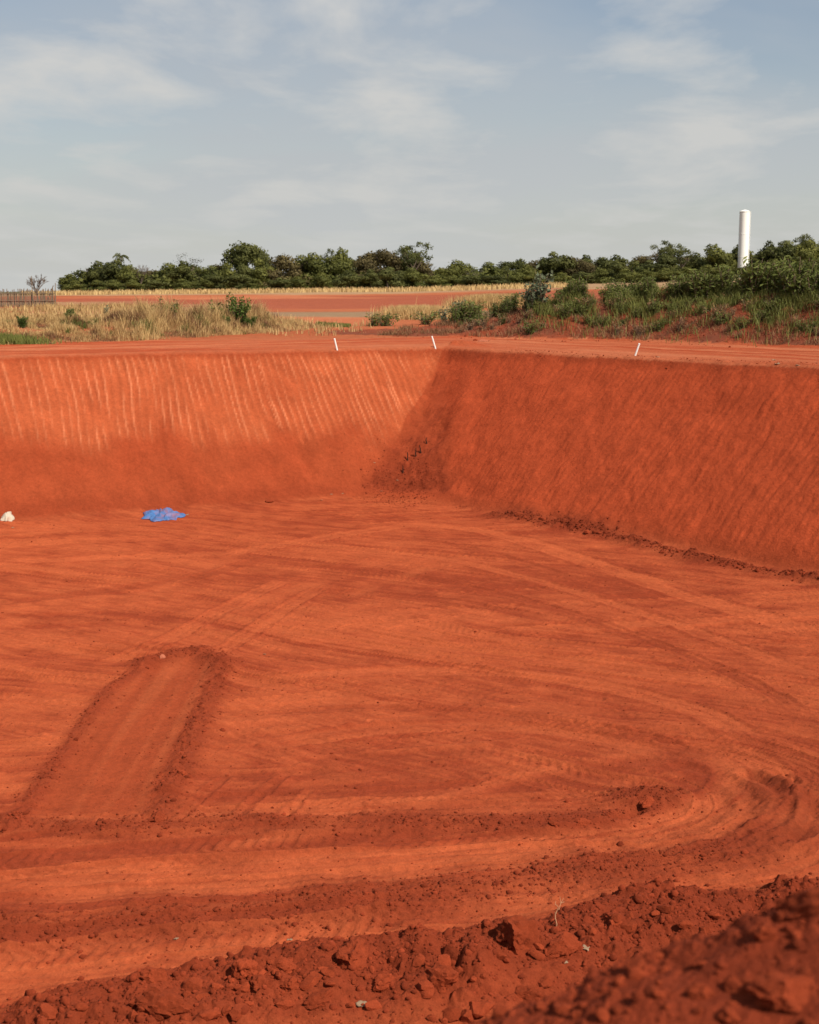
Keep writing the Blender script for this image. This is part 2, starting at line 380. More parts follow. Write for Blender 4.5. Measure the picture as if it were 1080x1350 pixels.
    # windrows of loose soil
    for pl, wd, hh, rb, sd in ((W1, .40, .09, .40, 101), (W2, .70, .13, .48, 102), (BERM, .42, .20, .95, 103)):
        d_, s_, al_, _ = polyd(x, y, pl)
        wv = wd * (1 + .45 * gnoise(al_ * .8, s_ * 3.1, sd) + .3 * gnoise(al_ * 2.7, s_, sd + 20))
        m = np.exp(-(d_ / wv) ** 2); gp = .55 + .45 * sstep(-.35, .2, gnoise(al_ * .55, al_ * 0, sd + 40))
        z += hh * m * gp; rub = np.maximum(rub, rb * np.clip(m * 1.25 - .1, 0, 1) * gp)
        C = mix3(C, MOIST * (1.0 if pl is not BERM else .85), np.clip(m * 1.1 - .1, 0, .85) * gp)
    hx, hy = x - TURN[0] - .35, y - TURN[1] + .1
    m = np.exp(-((hx / .6) ** 2 + (hy / .35) ** 2)); z += .17 * m; rub = np.maximum(rub, .55 * m); C = mix3(C, MOIST * .95, .8 * m)
    d_, s_, al_, _ = polyd(x, y, pix([(812, 1078), (826, 1076), (842, 1069)])); m = np.exp(-(d_ / .10) ** 2); z -= .16 * m
    # the scraped strip
    x0, x1, y0, y1 = STRIP
    yw = .22 * gnoise(x * 1.3, y * 0 + 4, 111); xw = .09 * gnoise(y * .9, x * 0, 112)
    ins = sstep(x0 + .1, x0 + .4, x + xw) * (1 - sstep(x1 - .5, x1 - .25, x + xw)) * sstep(y0, y0 + .5, y) * (1 - sstep(y1 - .35, y1, y + yw - .1 * (x - x0 - 1.3) ** 2 * .3))
    sst = gnoise(x * 3.2, y * .12, 113); sst2 = gnoise(x * 8, y * .25, 114)
    z = z * (1 - ins * .75) + ins * .75 * (-.02 + .016 * sst + .008 * sst2)
    C = mix3(C, MID * .86, ins * .9); C = mix3(C, DRY * .9, ins * np.clip(sst * 1.2, 0, .6))
    for pl, wd, hh, rb in (([(x0 + .1, y0 - .4), (x0 + .05, y1 - 2.6), (x0 + .5, y1 - .5)], .20, .05, .5),
                           ([(x1 - .15, y0 + .3), (x1 - .25, y1 - 3), (x1 - .35, y1 - .7)], .30, .075, .6),
                           ([(x0 + .4, y1 - .55), (x0 + 1.1, y1 + .1), (x1 - 1.0, y1 + .35), (x1 - .3, y1 - .7)], .38, .14, .5)):
        d_, s_, al_, _ = polyd(x, y, pl)
        m = np.exp(-(d_ / (wd * (1 + .25 * gnoise(al_ * 1.4, s_, 117)))) ** 2)
        z += hh * m; rub = np.maximum(rub, rb * np.clip(m * 1.3 - .2, 0, 1)); C = mix3(C, MOIST * 1.05, np.clip(m * 1.1 - .1, 0, .8))
    # the ridge of clods below the camera
    d_, s_, al_, hv = polyd(x, y, RIDGE, RIDGE_H)
    wv = np.where(s_ > 0, .75, 1.5) * (1 + .25 * gnoise(al_ * .7, s_, 121))
    m = np.exp(-(d_ / wv) ** 2); z += hv * m * (1 + .25 * gnoise(al_ * 1.1, d_ * .5, 122)) + .10 * m * fbm(x * 2.2, y * 2.2, 123, 3)
    rdg = m > .22
    reg[(reg == 0) & rdg] = 6
    rub = np.maximum(rub, np.clip(m * 1.5 - .25, 0, .8) * (.35 + .65 * sstep(-.35, .25, gnoise(x * .7, y * .7, 124)))); rubsz = np.where(rdg, 1.0, rubsz)
    C = mix3(C, MOIST, np.clip(m * 1.4 - .2, 0, .92))

    # ---- near rim and its heap
    hm = np.interp(x, MX, MH)
    hp = sstep(.2, 2.9, y) * (1 - sstep(4.3 + .1 * x, 6.0 + .1 * x, y + .25 * gnoise(x * 1.3, y * .2, 131)))
    z += hm * hp + .12 * hp * fbm(x * 1.3, y * 1.3, 132, 3) * (hm > .05)
    nearm = (y < 9) & (y > -6) & (np.abs(x) < 14)
    rub = np.where(nearm, np.maximum(rub, (.28 + .45 * sstep(-.2, .5, gnoise(x * 1.6, y * 1.6, 133))) * np.clip(hp, .15, 1)), rub); rubsz = np.where(nearm, .30, rubsz)
    C = np.where((nearm | (reg == 3))[:, None], MOIST * 1.18 * (1 + .25 * fbm(x * 2, y * 2, 134, 3))[:, None], C)

    # ---- the track on the rim and the banks behind
    tm = top & (y > 30)
    e = np.where(left, dl - 4.8, dr - wr)
    trn = gnoise(e * 1.1, np.where(left, sl, sr) * .06, 141)
    Ct = mix3(np.tile(TRACK, (n, 1)), MID, np.clip(.45 + .9 * trn, 0, 1))
    C = np.where(tm[:, None], Ct, C)
    z += tm * (.03 * trn + .02 * gnoise(e * 3, np.where(left, sl, sr) * .1, 142)) * (y < 90)
    for pl, hh, wd, rg, sd in ((BANK, BANK_H, 4.3, 5, 151), (GRASSB, GRASSB_H, 4.2, 8, 152)):
        d_, s_, al_, hv = polyd(x, y, pl, hh)
        wv = wd * (1 + .16 * gnoise(al_ * .3, s_ * 2, sd))
        prof = np.clip(1 - d_ / wv, 0, 1); prof = prof * prof * (3 - 2 * prof)
        z += tm * hv * prof * (1 + .22 * gnoise(x * .8, y * .8, sd + 3)) + tm * prof * .10 * fbm(x * 2, y * 2, sd + 5, 3)
        inb = tm & (prof > .04) & (hv > .08)
        reg[inb] = rg; rub = np.where(inb & (rg == 5), .5, rub)
        cc = np.array([.165, .050, .027]) if rg == 5 else np.array([.30, .13, .06])
        C = np.where(inb[:, None], mix3(np.tile(cc, (n, 1)), MID * .85, np.clip(.25 + .8 * fbm(x * .6, y * .6, sd + 7, 3), 0, 1)), C)
    # ---- the open ground towards the trees
    fm = tm & (reg == 4) & (y > 66 + .0 * x) & (e > 9)
    reg[fm] = 9
    bnd = gnoise(x * .03, y * .045, 161) + .5 * gnoise(x * .1, y * .16, 162)
    straw = np.array([.34, .22, .12]); olive = np.array([.21, .16, .095]); red = np.array([.30, .080, .032])
    Cf = mix3(np.tile(red, (n, 1)), np.array([.40, .130, .058]), np.clip(.4 + bnd, 0, 1))
    g = sstep(96, 100, y) * (1 - sstep(112, 117, y)) * (np.abs(x + 6 + 6 * bnd) < 14)
    Cf = mix3(Cf, olive, g * .8)
    g = sstep(118, 124, y) * (1 - sstep(175, 190, y + 30 * bnd)); Cf = mix3(Cf, np.array([.27, .070, .036]), g * .9)
    g = sstep(205, 220, y + 25 * bnd) * (1 - sstep(700, 800, y)); Cf = mix3(Cf, straw * .9, g * .9)
    g = sstep(255, 270, y); Cf = mix3(Cf, np.array([.07, .075, .03]), g)
    gl = sstep(.05, .4, bnd + .3) * (x < -14) * (y < 160); Cf = mix3(Cf, np.array([.30, .2, .1]), gl * .6)
    C = np.where(fm[:, None], Cf, C)
    z += fm * .12 * bnd * np.clip((y - 70) / 30, 0, 1)

    # ---- crumbs and lumps
    z0 = z.copy()
    if detail:
        rng = np.hypot(x, y)
        k = np.nonzero((rub > .03) & (rng < 80) & (np.abs(x) < rng * .5 + 2))[0]
        xx, yy, rr, sz = x[k], y[k], rub[k], rubsz[k]
        xx = xx + .05 * sz * gnoise(xx * 9 / sz, yy * 9 / sz, 176); yy = yy + .05 * sz * gnoise(xx * 9 / sz, yy * 9 / sz, 177)
        h = np.zeros(len(k))
        for cell, dens, sd in ((.62, .45, 171), (.34, .65, 172), (.17, .8, 173), (.085, .85, 174)):
            for s in (1.0, .5, .3):
                q = np.nonzero(sz == s)[0]
                if len(q) == 0: continue
                h[q] += rubble(xx[q], yy[q], cell * s, sd, dens) * (1.0 if cell < .5 else .85) * .62
        h += .03 * sz * fbm(xx * 14 / sz, yy * 14 / sz, 178, 3)
        z[k] += h * np.clip(rr * 1.1, 0, 1)
        k = np.nonzero((reg == 0) & (rng < 36) & (rng > 12) & (np.abs(x) < rng * .38))[0]
        z[k] += rubble(x[k], y[k], .16, 181, .22) * .30 * sstep(-.3, .3, gnoise(x[k] * .6, y[k] * .6, 182)) + rubble(x[k], y[k], .08, 183, .4) * .25
        z += (.010 + .012 * rub) * fbm(x * 6, y * 6, 179, 3) * (rng < 60)
    return z, C, reg, rub, z0


HY = np.concatenate([np.geomspace(1.5, 40, 2500), np.linspace(40.01, 95, 2500), np.geomspace(95.1, 400, 700)])
def hit(u, v):
    """where the sight line through pixel u, v meets the ground"""
    x1, y1, z1 = at_y(u, v, 1.0); px, pz = HY * x1, CAM_Z + HY * (z1 - CAM_Z)
    g = ground(px, HY, True); k = np.nonzero(pz < g)[0]
    i = int(k[0]) if len(k) else len(HY) - 1
    return float(px[i]), float(HY[i]), float(g[i])

# ------------------------------------------------------------------ materials
def new_mat(name):
    m = bpy.data.materials.new(name); m.use_nodes = True; t = m.node_tree; t.nodes.clear()
    o = t.nodes.new('ShaderNodeOutputMaterial'); b = t.nodes.new('ShaderNodeBsdfPrincipled')
    t.links.new(b.outputs[0], o.inputs[0]); b.inputs['Roughness'].default_value = 1.0
    b.inputs['Specular IOR Level'].default_value = 0.08
    return m, t, b, o
def soil_material(name, attr, base=None, bump=1.0, objrand=False):
    m, t, b, o = new_mat(name); L = t.links.new
    b.inputs['Diffuse Roughness'].default_value = 0.6
    geo = t.nodes.new('ShaderNodeNewGeometry')
    if attr:
        src = t.nodes.new('ShaderNodeAttribute'); src.attribute_name = attr; base_s = src.outputs['Color']
    else:
        src = t.nodes.new('ShaderNodeRGB'); src.outputs[0].default_value = (*base, 1); base_s = src.outputs[0]
    def noise(scale, det, rough=.6, vec=None):
        n = t.nodes.new('ShaderNodeTexNoise'); n.inputs['Scale'].default_value = scale; n.inputs['Detail'].default_value = det
        n.inputs['Roughness'].default_value = rough; L(vec or geo.outputs['Position'], n.inputs['Vector']); return n.outputs['Fac']
    def mr(s, a, c):
        n = t.nodes.new('ShaderNodeMapRange'); n.inputs[1].default_value = .25; n.inputs[2].default_value = .75
        n.inputs[3].default_value = a; n.inputs[4].default_value = c; L(s, n.inputs[0]); return n.outputs[0]
    def mul(a, c):
        n = t.nodes.new('ShaderNodeMath'); n.operation = 'MULTIPLY'
        for i, q in enumerate((a, c)):
            if isinstance(q, float): n.inputs[i].default_value = q
            else: L(q, n.inputs[i])
        return n.outputs[0]
    f = mul(mul(mr(noise(1.3, 6), .86, 1.14), mr(noise(9.0, 7, .7), .80, 1.20)), mr(noise(42.0, 4, .7), .80, 1.20))
    if objrand:
        oi = t.nodes.new('ShaderNodeObjectInfo')
        n = t.nodes.new('ShaderNodeMapRange'); n.inputs[3].default_value = .85; n.inputs[4].default_value = 1.15
        L(oi.outputs['Random'], n.inputs[0]); f = mul(f, n.outputs[0])
    vm = t.nodes.new('ShaderNodeVectorMath'); vm.operation = 'SCALE'; L(base_s, vm.inputs[0]); L(f, vm.inputs['Scale'])
    L(vm.outputs[0], b.inputs['Base Color'])
    h = t.nodes.new('ShaderNodeMath'); h.operation = 'ADD'
    L(mul(noise(14.0, 8, .72), .05), h.inputs[0]); L(mul(noise(3.0, 4, .6), .06), h.inputs[1])
    bp = t.nodes.new('ShaderNodeBump'); bp.inputs['Strength'].default_value = .85 * bump; bp.inputs['Distance'].default_value = 1.0
    L(h.outputs[0], bp.inputs['Height']); L(bp.outputs[0], b.inputs['Normal'])
    return m
M_SOIL = soil_material('red_soil', 'col')
M_CLOD = soil_material('red_clod_soil', None, (.245, .041, .0145), 1.0, True)
M_CLODD = soil_material('dry_clod_soil', None, (.42, .13, .07), .8)
M_RUB = soil_material('red_rubble_soil', 'col', None, .7)

def leaf_material(name, dark, light, transl=.25, rough=.7):
    m, t, b, o = new_mat(name); L = t.links.new
    b.inputs['Roughness'].default_value = rough; b.inputs['Specular IOR Level'].default_value = .25
    a = t.nodes.new('ShaderNodeAttribute'); a.attribute_name = 'tone'
    oi = t.nodes.new('ShaderNodeObjectInfo')
    add = t.nodes.new('ShaderNodeMath'); add.operation = 'MULTIPLY_ADD'
    L(oi.outputs['Random'], add.inputs[0]); add.inputs[1].default_value = .35; L(a.outputs['Fac'], add.inputs[2])
    sb = t.nodes.new('ShaderNodeMath'); sb.operation = 'SUBTRACT'; sb.use_clamp = True; sb.inputs[1].default_value = .17
    L(add.outputs[0], sb.inputs[0])
    mx = t.nodes.new('ShaderNodeMixRGB'); mx.inputs[1].default_value = (*dark, 1); mx.inputs[2].default_value = (*light, 1)
    L(sb.outputs[0], mx.inputs[0]); L(mx.outputs[0], b.inputs['Base Color'])
    tr = t.nodes.new('ShaderNodeBsdfTranslucent'); L(mx.outputs[0], tr.inputs['Color'])
    ms = t.nodes.new('ShaderNodeMixShader'); ms.inputs[0].default_value = transl
    L(b.outputs[0], ms.inputs[1]); L(tr.outputs[0], ms.inputs[2]); L(ms.outputs[0], o.inputs[0])
    return m
def plain_material(name, c, rough=.6, var=.15, scale=20.0, spec=.3, bump=0.0, dust=0.0):
    m, t, b, o = new_mat(name); L = t.links.new
    b.inputs['Roughness'].default_value = rough; b.inputs['Specular IOR Level'].default_value = spec
    tcn = t.nodes.new('ShaderNodeTexCoord')
    n = t.nodes.new('ShaderNodeTexNoise'); n.inputs['Scale'].default_value = scale; n.inputs['Detail'].default_value = 5
    L(tcn.outputs['Object'], n.inputs['Vector'])
    mx = t.nodes.new('ShaderNodeMixRGB')
    mx.inputs[1].default_value = (*[q * (1 - var) for q in c], 1); mx.inputs[2].default_value = (*[min(1, q * (1 + var)) for q in c], 1)
    L(n.outputs['Fac'], mx.inputs[0]); L(mx.outputs[0], b.inputs['Base Color'])
    if dust:
        n2 = t.nodes.new('ShaderNodeTexNoise'); n2.inputs['Scale'].default_value = 3.0; n2.inputs['Detail'].default_value = 6; L(tcn.outputs['Object'], n2.inputs['Vector'])
        mp = t.nodes.new('ShaderNodeMapRange'); mp.inputs[1].default_value = .45; mp.inputs[2].default_value = .75; mp.inputs[4].default_value = dust; L(n2.outputs['Fac'], mp.inputs[0])
        m2 = t.nodes.new('ShaderNodeMixRGB'); m2.inputs[2].default_value = (.36, .085, .035, 1); L(mp.outputs[0], m2.inputs[0]); L(mx.outputs[0], m2.inputs[1]); L(m2.outputs[0], b.inputs['Base Color'])
    if bump:
        bp = t.nodes.new('ShaderNodeBump'); bp.inputs['Strength'].default_value = bump; bp.inputs['Distance'].default_value = .02
        L(n.outputs['Fac'], bp.inputs['Height']); L(bp.outputs[0], b.inputs['Normal'])
    return m
M_GREEN = leaf_material('tree_leaves', (.066, .076, .018), (.205, .20, .046), .42)
M_DARK = leaf_material('dark_tree_leaves', (.052, .060, .017), (.165, .165, .045), .42)
M_BROWN = leaf_material('browning_tree_leaves', (.075, .058, .022), (.20, .155, .06), .42)
M_PALEG = leaf_material('grey_green_leaves', (.06, .058, .042), (.15, .14, .10))
M_WEED = leaf_material('weed_leaves', (.062, .080, .016), (.19, .21, .05), .35)
M_BRIGHT = leaf_material('bright_shrub_leaves', (.030, .056, .010), (.12, .17, .026))
M_BLUEG = leaf_material('glossy_weed_leaves', (.055, .072, .038), (.17, .19, .11))
M_GRASS = leaf_material('dry_grass', (.30, .16, .06), (.74, .52, .23), .25)
M_GGRASS = leaf_material('green_grass', (.075, .085, .018), (.23, .23, .055), .25)
M_WEEDY = leaf_material('dry_weeds', (.13, .055, .028), (.36, .19, .085), .2)
M_BARK = plain_material('grey_bark', (.13, .095, .07), .9, .3, 3.0, .1)
M_STICK = plain_material('weathered_wood', (.19, .135, .09), .9, .3, 6.0, .1)
M_ROOT = plain_material('dark_root_bark', (.035, .016, .011), .95, .3, 20.0, .05)
M_TWIG = plain_material('pale_twig', (.42, .22, .12), .8, .15, 40.0, .1)
M_WHITE = plain_material('white_paint', (.86, .84, .78), .45, .04, 1.2, .4)
M_STAKE = plain_material('white_plastic', (.82, .78, .72), .5, .05, 20.0, .3)
M_TARP = plain_material('blue_tarpaulin', (.055, .145, .34), .6, .3, 5.0, .4, .1, .6)
M_SACK = plain_material('cream_sack', (.50, .43, .33), .8, .15, 12.0, .2, 0.0, .5)
M_LITTER = plain_material('pale_litter', (.28, .18, .11), .7, .2, 20.0, .2)

# ------------------------------------------------------------------ ground sheets
def steps(*segs):
    r = [segs[0][0]]
    for a, b, n, g in segs:
        if g: q = np.geomspace(a, b, n + 1)
        else: q = np.linspace(a, b, n + 1)
        r.extend(list(q[1:]))
    return np.array(r)
rad = steps((.4, 3.3, 14, 0), (3.3, 5.9, 190, 0), (5.9, 12.5, 44, 0), (12.5, 19.5, 270, 0), (19.5, 33, 265, 0), (33, 46, 140, 0),
            (46, 63, 265, 0), (63, 84, 90, 0), (84, 330, 100, 1), (330, 5000, 22, 1))
fine = np.linspace(R(-19.5), R(19.5), 620)
ang = np.concatenate([np.linspace(R(-180), R(-40), 24)[:-1], np.linspace(R(-40), R(-19.5), 40)[:-1], fine,
                      np.linspace(R(19.5), R(40), 40)[1:], np.linspace(R(40), R(180), 24)[1:]])
A, Q = np.meshgrid(ang, rad)
X = (np.sin(A) * Q).ravel(); Y = (np.cos(A) * Q).ravel()
Z, C, REG, RUB, Z0 = terrain(X, Y)
nr, na = len(rad), len(ang)
ZG = Z.reshape(nr, na); Z0G = Z0.reshape(nr, na)
def ground(x, y, detail=False):
    """height of the ground sheet, read back from its own vertices"""
    x = np.atleast_1d(np.asarray(x, float)); y = np.atleast_1d(np.asarray(y, float))
    q = np.clip(np.hypot(x, y), rad[0], rad[-1] * .999); a = np.arctan2(x, y)
    i = np.clip(np.searchsorted(rad, q, 'right') - 1, 0, nr - 2); j = np.clip(np.searchsorted(ang, a, 'right') - 1, 0, na - 2)
    u = (q - rad[i]) / (rad[i + 1] - rad[i]); v = np.clip((a - ang[j]) / (ang[j + 1] - ang[j]), 0, 1)
    H = ZG if detail else Z0G
    return (H[i, j] * (1 - v) + H[i, j + 1] * v) * (1 - u) + (H[i + 1, j] * (1 - v) + H[i + 1, j + 1] * v) * u
def gz(x, y, detail=False): return float(ground(x, y, detail)[0])
P = np.stack([X, Y, Z], 1)
G = P.reshape(nr, na, 3)
du = np.empty_like(G); dv = np.empty_like(G)
du[:, 1:-1] = G[:, 2:] - G[:, :-2]; du[:, 0] = G[:, 1] - G[:, 0]; du[:, -1] = G[:, -1] - G[:, -2]
dv[1:-1] = G[2:] - G[:-2]; dv[0] = G[1] - G[0]; dv[-1] = G[-1] - G[-2]
NRM = np.cross(du, dv).reshape(-1, 3); NRM /= np.linalg.norm(NRM, axis=1)[:, None] + 1e-12
NRM[NRM[:, 2] < 0] *= -1
i0 = (np.arange(nr - 1)[:, None] * na + np.arange(na - 1)[None, :]).ravel()
quads = np.stack([i0, i0 + 1, i0 + na + 1, i0 + na], 1)
freg = REG[i0]
NAMES = {0: 'pit_floor', 1: 'pit_wall_left', 2: 'pit_wall_right', 3: 'pit_wall_near', 4: 'rim_track', 5: 'earth_bank',
         6: 'soil_ridge', 7: 'spoil_mound', 8: 'grass_bank', 9: 'open_field'}
LAB = {0: 'red earth floor of the pit marked with curving tyre tracks', 1: 'sunlit pit wall combed by bucket teeth',
       2: 'darker pit wall with fine streaks running down it', 3: 'pit wall falling away below the camera',
       4: 'pale orange track along the top of the pit', 5: 'red earth bank overgrown with weeds behind the track',
       6: 'long ridge of loose red clods at the bottom of the picture', 7: 'blurred heap of loose red soil in the nearest corner',
       8: 'low bank covered with dry grass', 9: 'open red and straw coloured field before the trees'}
for rg, nm in NAMES.items():
    f = quads[freg == rg]
    if len(f) == 0: continue
    used, inv = np.unique(f, return_inverse=True)
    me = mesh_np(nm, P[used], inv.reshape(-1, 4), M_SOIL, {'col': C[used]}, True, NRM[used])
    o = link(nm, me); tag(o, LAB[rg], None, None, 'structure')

# ------------------------------------------------------------------ clods
def ico(sub):
    bm = bmesh.new(); bmesh.ops.create_icosphere(bm, subdivisions=sub, radius=1.0)
    v = np.array([q.co[:] for q in bm.verts]); f = np.array([[q.index for q in p.verts] for p in bm.faces]); bm.free(); return v, f
ICO = {s: ico(s) for s in (1, 2, 3, 4)}
def clod_shape(seed, sub, rough=.22, cuts=6, flat=.75):
    rg = np.random.default_rng(seed); v, f = ICO[sub]; v = v.copy()
    for _ in range(cuts):                               # broken faces
        nn = rg.normal(size=3); nn /= np.linalg.norm(nn); dcut = rg.uniform(.58, .92)
        s = v @ nn; v = v - np.clip(s - dcut, 0, None)[:, None] * nn
    off = rg.uniform(-50, 50, 3)
    k = np.array([mnoise.fractal(Vector(q * 2.4 + off), .8, 2.1, 5) for q in v])
    k2 = np.array([mnoise.noise(Vector(q * .8 + off)) for q in v])
    v = v * (1 + rough * k * .75 + .32 * k2)[:, None]
    v *= np.array([rg.uniform(.85, 1.3), rg.uniform(.75, 1.05), flat * rg.uniform(.8, 1.1)])
    if sub >= 3: v *= (1 + .05 * np.array([mnoise.fractal(Vector(q * 7 + off), .7, 2.1, 4) for q in v]))[:, None]
    return v, f
BIG = [mesh_np('clod', *clod_shape(300 + i, 4, .30, 7), M_CLOD, None, False) for i in range(8)]
MIDC = [mesh_np('clod', *clod_shape(400 + i, 2, .24, 6), M_CLOD, None, False) for i in range(10)]
for me in BIG + MIDC:
    me.polygons.foreach_set('use_smooth', np.ones(len(me.polygons), bool)); me.set_sharp_from_angle(angle=R(32))
SMALL = [clod_shape(500 + i, 1, .2, 3) for i in range(14)]

def rot_rand(n, rg):
    q = rg.normal(size=(n, 4)); q /= np.linalg.norm(q, axis=1)[:, None]
    w_, x_, y_, z_ = q.T
    return np.stack([np.stack([1 - 2 * (y_ * y_ + z_ * z_), 2 * (x_ * y_ - z_ * w_), 2 * (x_ * z_ + y_ * w_)], 1),
                     np.stack([2 * (x_ * y_ + z_ * w_), 1 - 2 * (x_ * x_ + z_ * z_), 2 * (y_ * z_ - x_ * w_)], 1),
                     np.stack([2 * (x_ * z_ - y_ * w_), 2 * (y_ * z_ + x_ * w_), 1 - 2 * (x_ * x_ + y_ * y_)], 1)], 1)
def rubble_stuff(name, label, xs, ys, rs, tone=1.0, sink=.42, base=MOIST):
    """loose crumbs too many to count, real lumps joined into one object"""
    rg = np.random.default_rng(len(xs)); n = len(xs); z = ground(xs, ys, True)
    Rm = rot_rand(n, rg); V, Fc, Cc = [], [], []; acc = 0
    var = rg.integers(0, len(SMALL), n)
    for k, (sv, sf) in enumerate(SMALL):
        q = np.nonzero(var == k)[0]
        if len(q) == 0: continue
        vv = np.einsum('nij,vj->nvi', Rm[q], sv) * rs[q][:, None, None]
        vv[:, :, 2] *= .85
        vv += np.stack([xs[q], ys[q], z[q] + rs[q] * (.5 - sink)], 1)[:, None, :]
        V.append(vv.reshape(-1, 3))
        ff = sf[None] + (acc + np.arange(len(q)) * len(sv))[:, None, None]; Fc.append(ff.reshape(-1, 3))
        cc = np.repeat(base[None] * tone * rg.uniform(.8, 1.3, len(q))[:, None], len(sv), 0); Cc.append(cc); acc += len(q) * len(sv)
    me = mesh_np(name, np.concatenate(V), np.concatenate(Fc), M_RUB, {'col': np.concatenate(Cc)})
    return tag(link(name, me), label, None, None, 'stuff')
def along(pl, n, spread, rg, a=0.0, b=1.0):
    p = np.array(pl); L = np.hypot(*(p[1:] - p[:-1]).T); cum = np.concatenate([[0], np.cumsum(L)])
    t = rg.uniform(a, b, n) * cum[-1]
    x = np.interp(t, cum, p[:, 0]); y = np.interp(t, cum, p[:, 1])
    return x + rg.normal(0, spread, n), y + rg.normal(0, spread, n)
def sizes(n, lo, hi, rg, k=2.2): return lo * (1 - rg.random(n) * (1 - (lo / hi) ** k)) ** (-1 / k)
def inview(x, y, m=1.15): return np.abs(x) < (y + .6) * .288 * m + .1
def keep(x, y, *o):
    k = inview(x, y); return tuple(q[k] for q in (x, y) + o)
rg = np.random.default_rng(21)
x, y = along(RIDGE, 4200, .55, rg, .04, .93); s = sizes(4200, .014, .080, rg, 2.4); x, y, s = keep(x, y - .25, s)
rubble_stuff('ridge_rubble', 'loose red crumbs and small clods littering the long ridge', x, y, s)
x, y = along(W1, 1300, .26, rg, .08, 1); s = sizes(1300, .011, .055, rg); x, y, s = keep(x, y, s)
rubble_stuff('windrow_rubble', 'thin line of crumbled soil across the pit floor by the scraped strip', x, y, s)
x, y = along(W2, 2000, .34, rg, .08, .80); s = sizes(2000, .011, .060, rg); x, y, s = keep(x, y, s)
rubble_stuff('windrow_rubble', 'broad band of crumbled soil between the two smooth lanes', x, y, s)
x, y = along(BERM, 1300, .17, rg, 0, .92); s = sizes(1300, .018, .065, rg)
rubble_stuff('berm_rubble', 'dark lumpy soil lying along the foot of the darker wall', x, y, s, .8)
x = -.4 + rg.normal(0, .8, 1800); y = 52.9 + rg.normal(0, .9, 1800) - .3 * (x + .8); s = sizes(1800, .010, .045, rg)
rubble_stuff('talus_rubble', 'fallen soil fanned out at the foot of the pit corner', x, y, s, .95)
x0, x1, y0, y1 = STRIP
xa, ya = along([(x0 + .1, y0 - .3), (x0 + .05, y1 - 2), (x0 + .35, y1 - .3)], 380, .14, rg)
xb, yb = along([(x1 - .15, y0 + .3), (x1 - .25, y1 - 3), (x1 - .3, y1 - .5)], 520, .22, rg)
xc, yc = along([(x0 + .3, y1 - .35), (x0 + 1.2, y1 + .2), (x1 - .9, y1 + .3), (x1 - .25, y1 - .5)], 260, .22, rg)
x = np.concatenate([xa, xb, xc]); y = np.concatenate([ya, yb, yc]); s = sizes(len(x), .012, .06, rg, 2.4)
rubble_stuff('strip_rubble', 'crumbs of soil along the edges of the scraped strip', x, y, s)
n = 5200; x = rg.uniform(-1.6, 2.6, n); y = rg.uniform(2.6, 6.0, n); s = sizes(n, .005, .028, rg, 2.6); x, y, s = keep(x, y, s)
rubble_stuff('mound_rubble', 'blurred crumbs of soil covering the nearest heap', x, y, s, .9)
n = 6500; y = 13 + 37 * rg.random(n) ** 1.3; x = rg.uniform(-.3, .3, n) * y; s = sizes(n, .008, .036, rg, 2.8)
dlv = (x - BL[0]) * nL[0] + (y - BL[1]) * nL[1]; drv = (x - BR[0]) * nR[0] + (y - BR[1]) * nR[1]; k = (dlv < -.3) & (drv < -.3)
rubble_stuff('floor_crumbs', 'tiny crumbs of soil strewn over the pit floor', x[k], y[k], s[k])
x = TURN[0] + .35 + rg.normal(0, .38, 160); y = TURN[1] - .1 + rg.normal(0, .22, 160); s = sizes(160, .012, .05, rg)
rubble_stuff('hub_rubble', 'little pile of broken soil inside the turning tracks', x, y, s, .9)
n = 700; t = rg.uniform(0, 26, n); e = rg.normal(.15, .35, n) + 5.5 + .045 * t
x = CORNER[0] + dR[0] * t + nR[0] * e; y = CORNER[1] + dR[1] * t + nR[1] * e; s = sizes(n, .012, .05, rg)
rubble_stuff('rim_rubble', 'crumbling soil along the top edge of the darker wall', x, y, s)
n = 900; x, y = along(BANK, n, 1.6, rg, .0, .5); y -= 2.2; s = sizes(n, .02, .10, rg)
rubble_stuff('bank_rubble', 'clods of red soil on the face of the overgrown bank', x, y, s, .95)

def clod(u, v, px, label, group=None, big=True, tone=None, zg=None, seed=0, sq=1.0, name='soil_clod'):
    """one clod, px wide in the photograph, standing where the photo shows it"""
    x, y, zz = hit(u, v)
    dist = math.sqrt(x * x + y * y + (CAM_Z - zz) ** 2); r = px / F_PX * dist * (.44 if px < 36 else .36)
    rr = random.Random(seed * 31 + int(u) * 7 + int(v))
    o = link(name, (BIG if big else MIDC)[rr.randrange(8)])
    o.scale = (r * rr.uniform(.95, 1.15), r * rr.uniform(.85, 1.1), r * rr.uniform(.85, 1.05) * sq)
    o.location = (x, y, zz + r * .08 * sq); o.rotation_euler = (rr.uniform(-.4, .4), rr.uniform(-.4, .4), rr.uniform(0, 6.28))
    tag(o, label, 'clod of earth', group)
    if tone: o.data = o.data.copy(); o.data.materials[0] = tone
    return o
G1, G2, G3 = 'clods on the long ridge', 'clods on the nearest heap', 'clods on the pit floor'
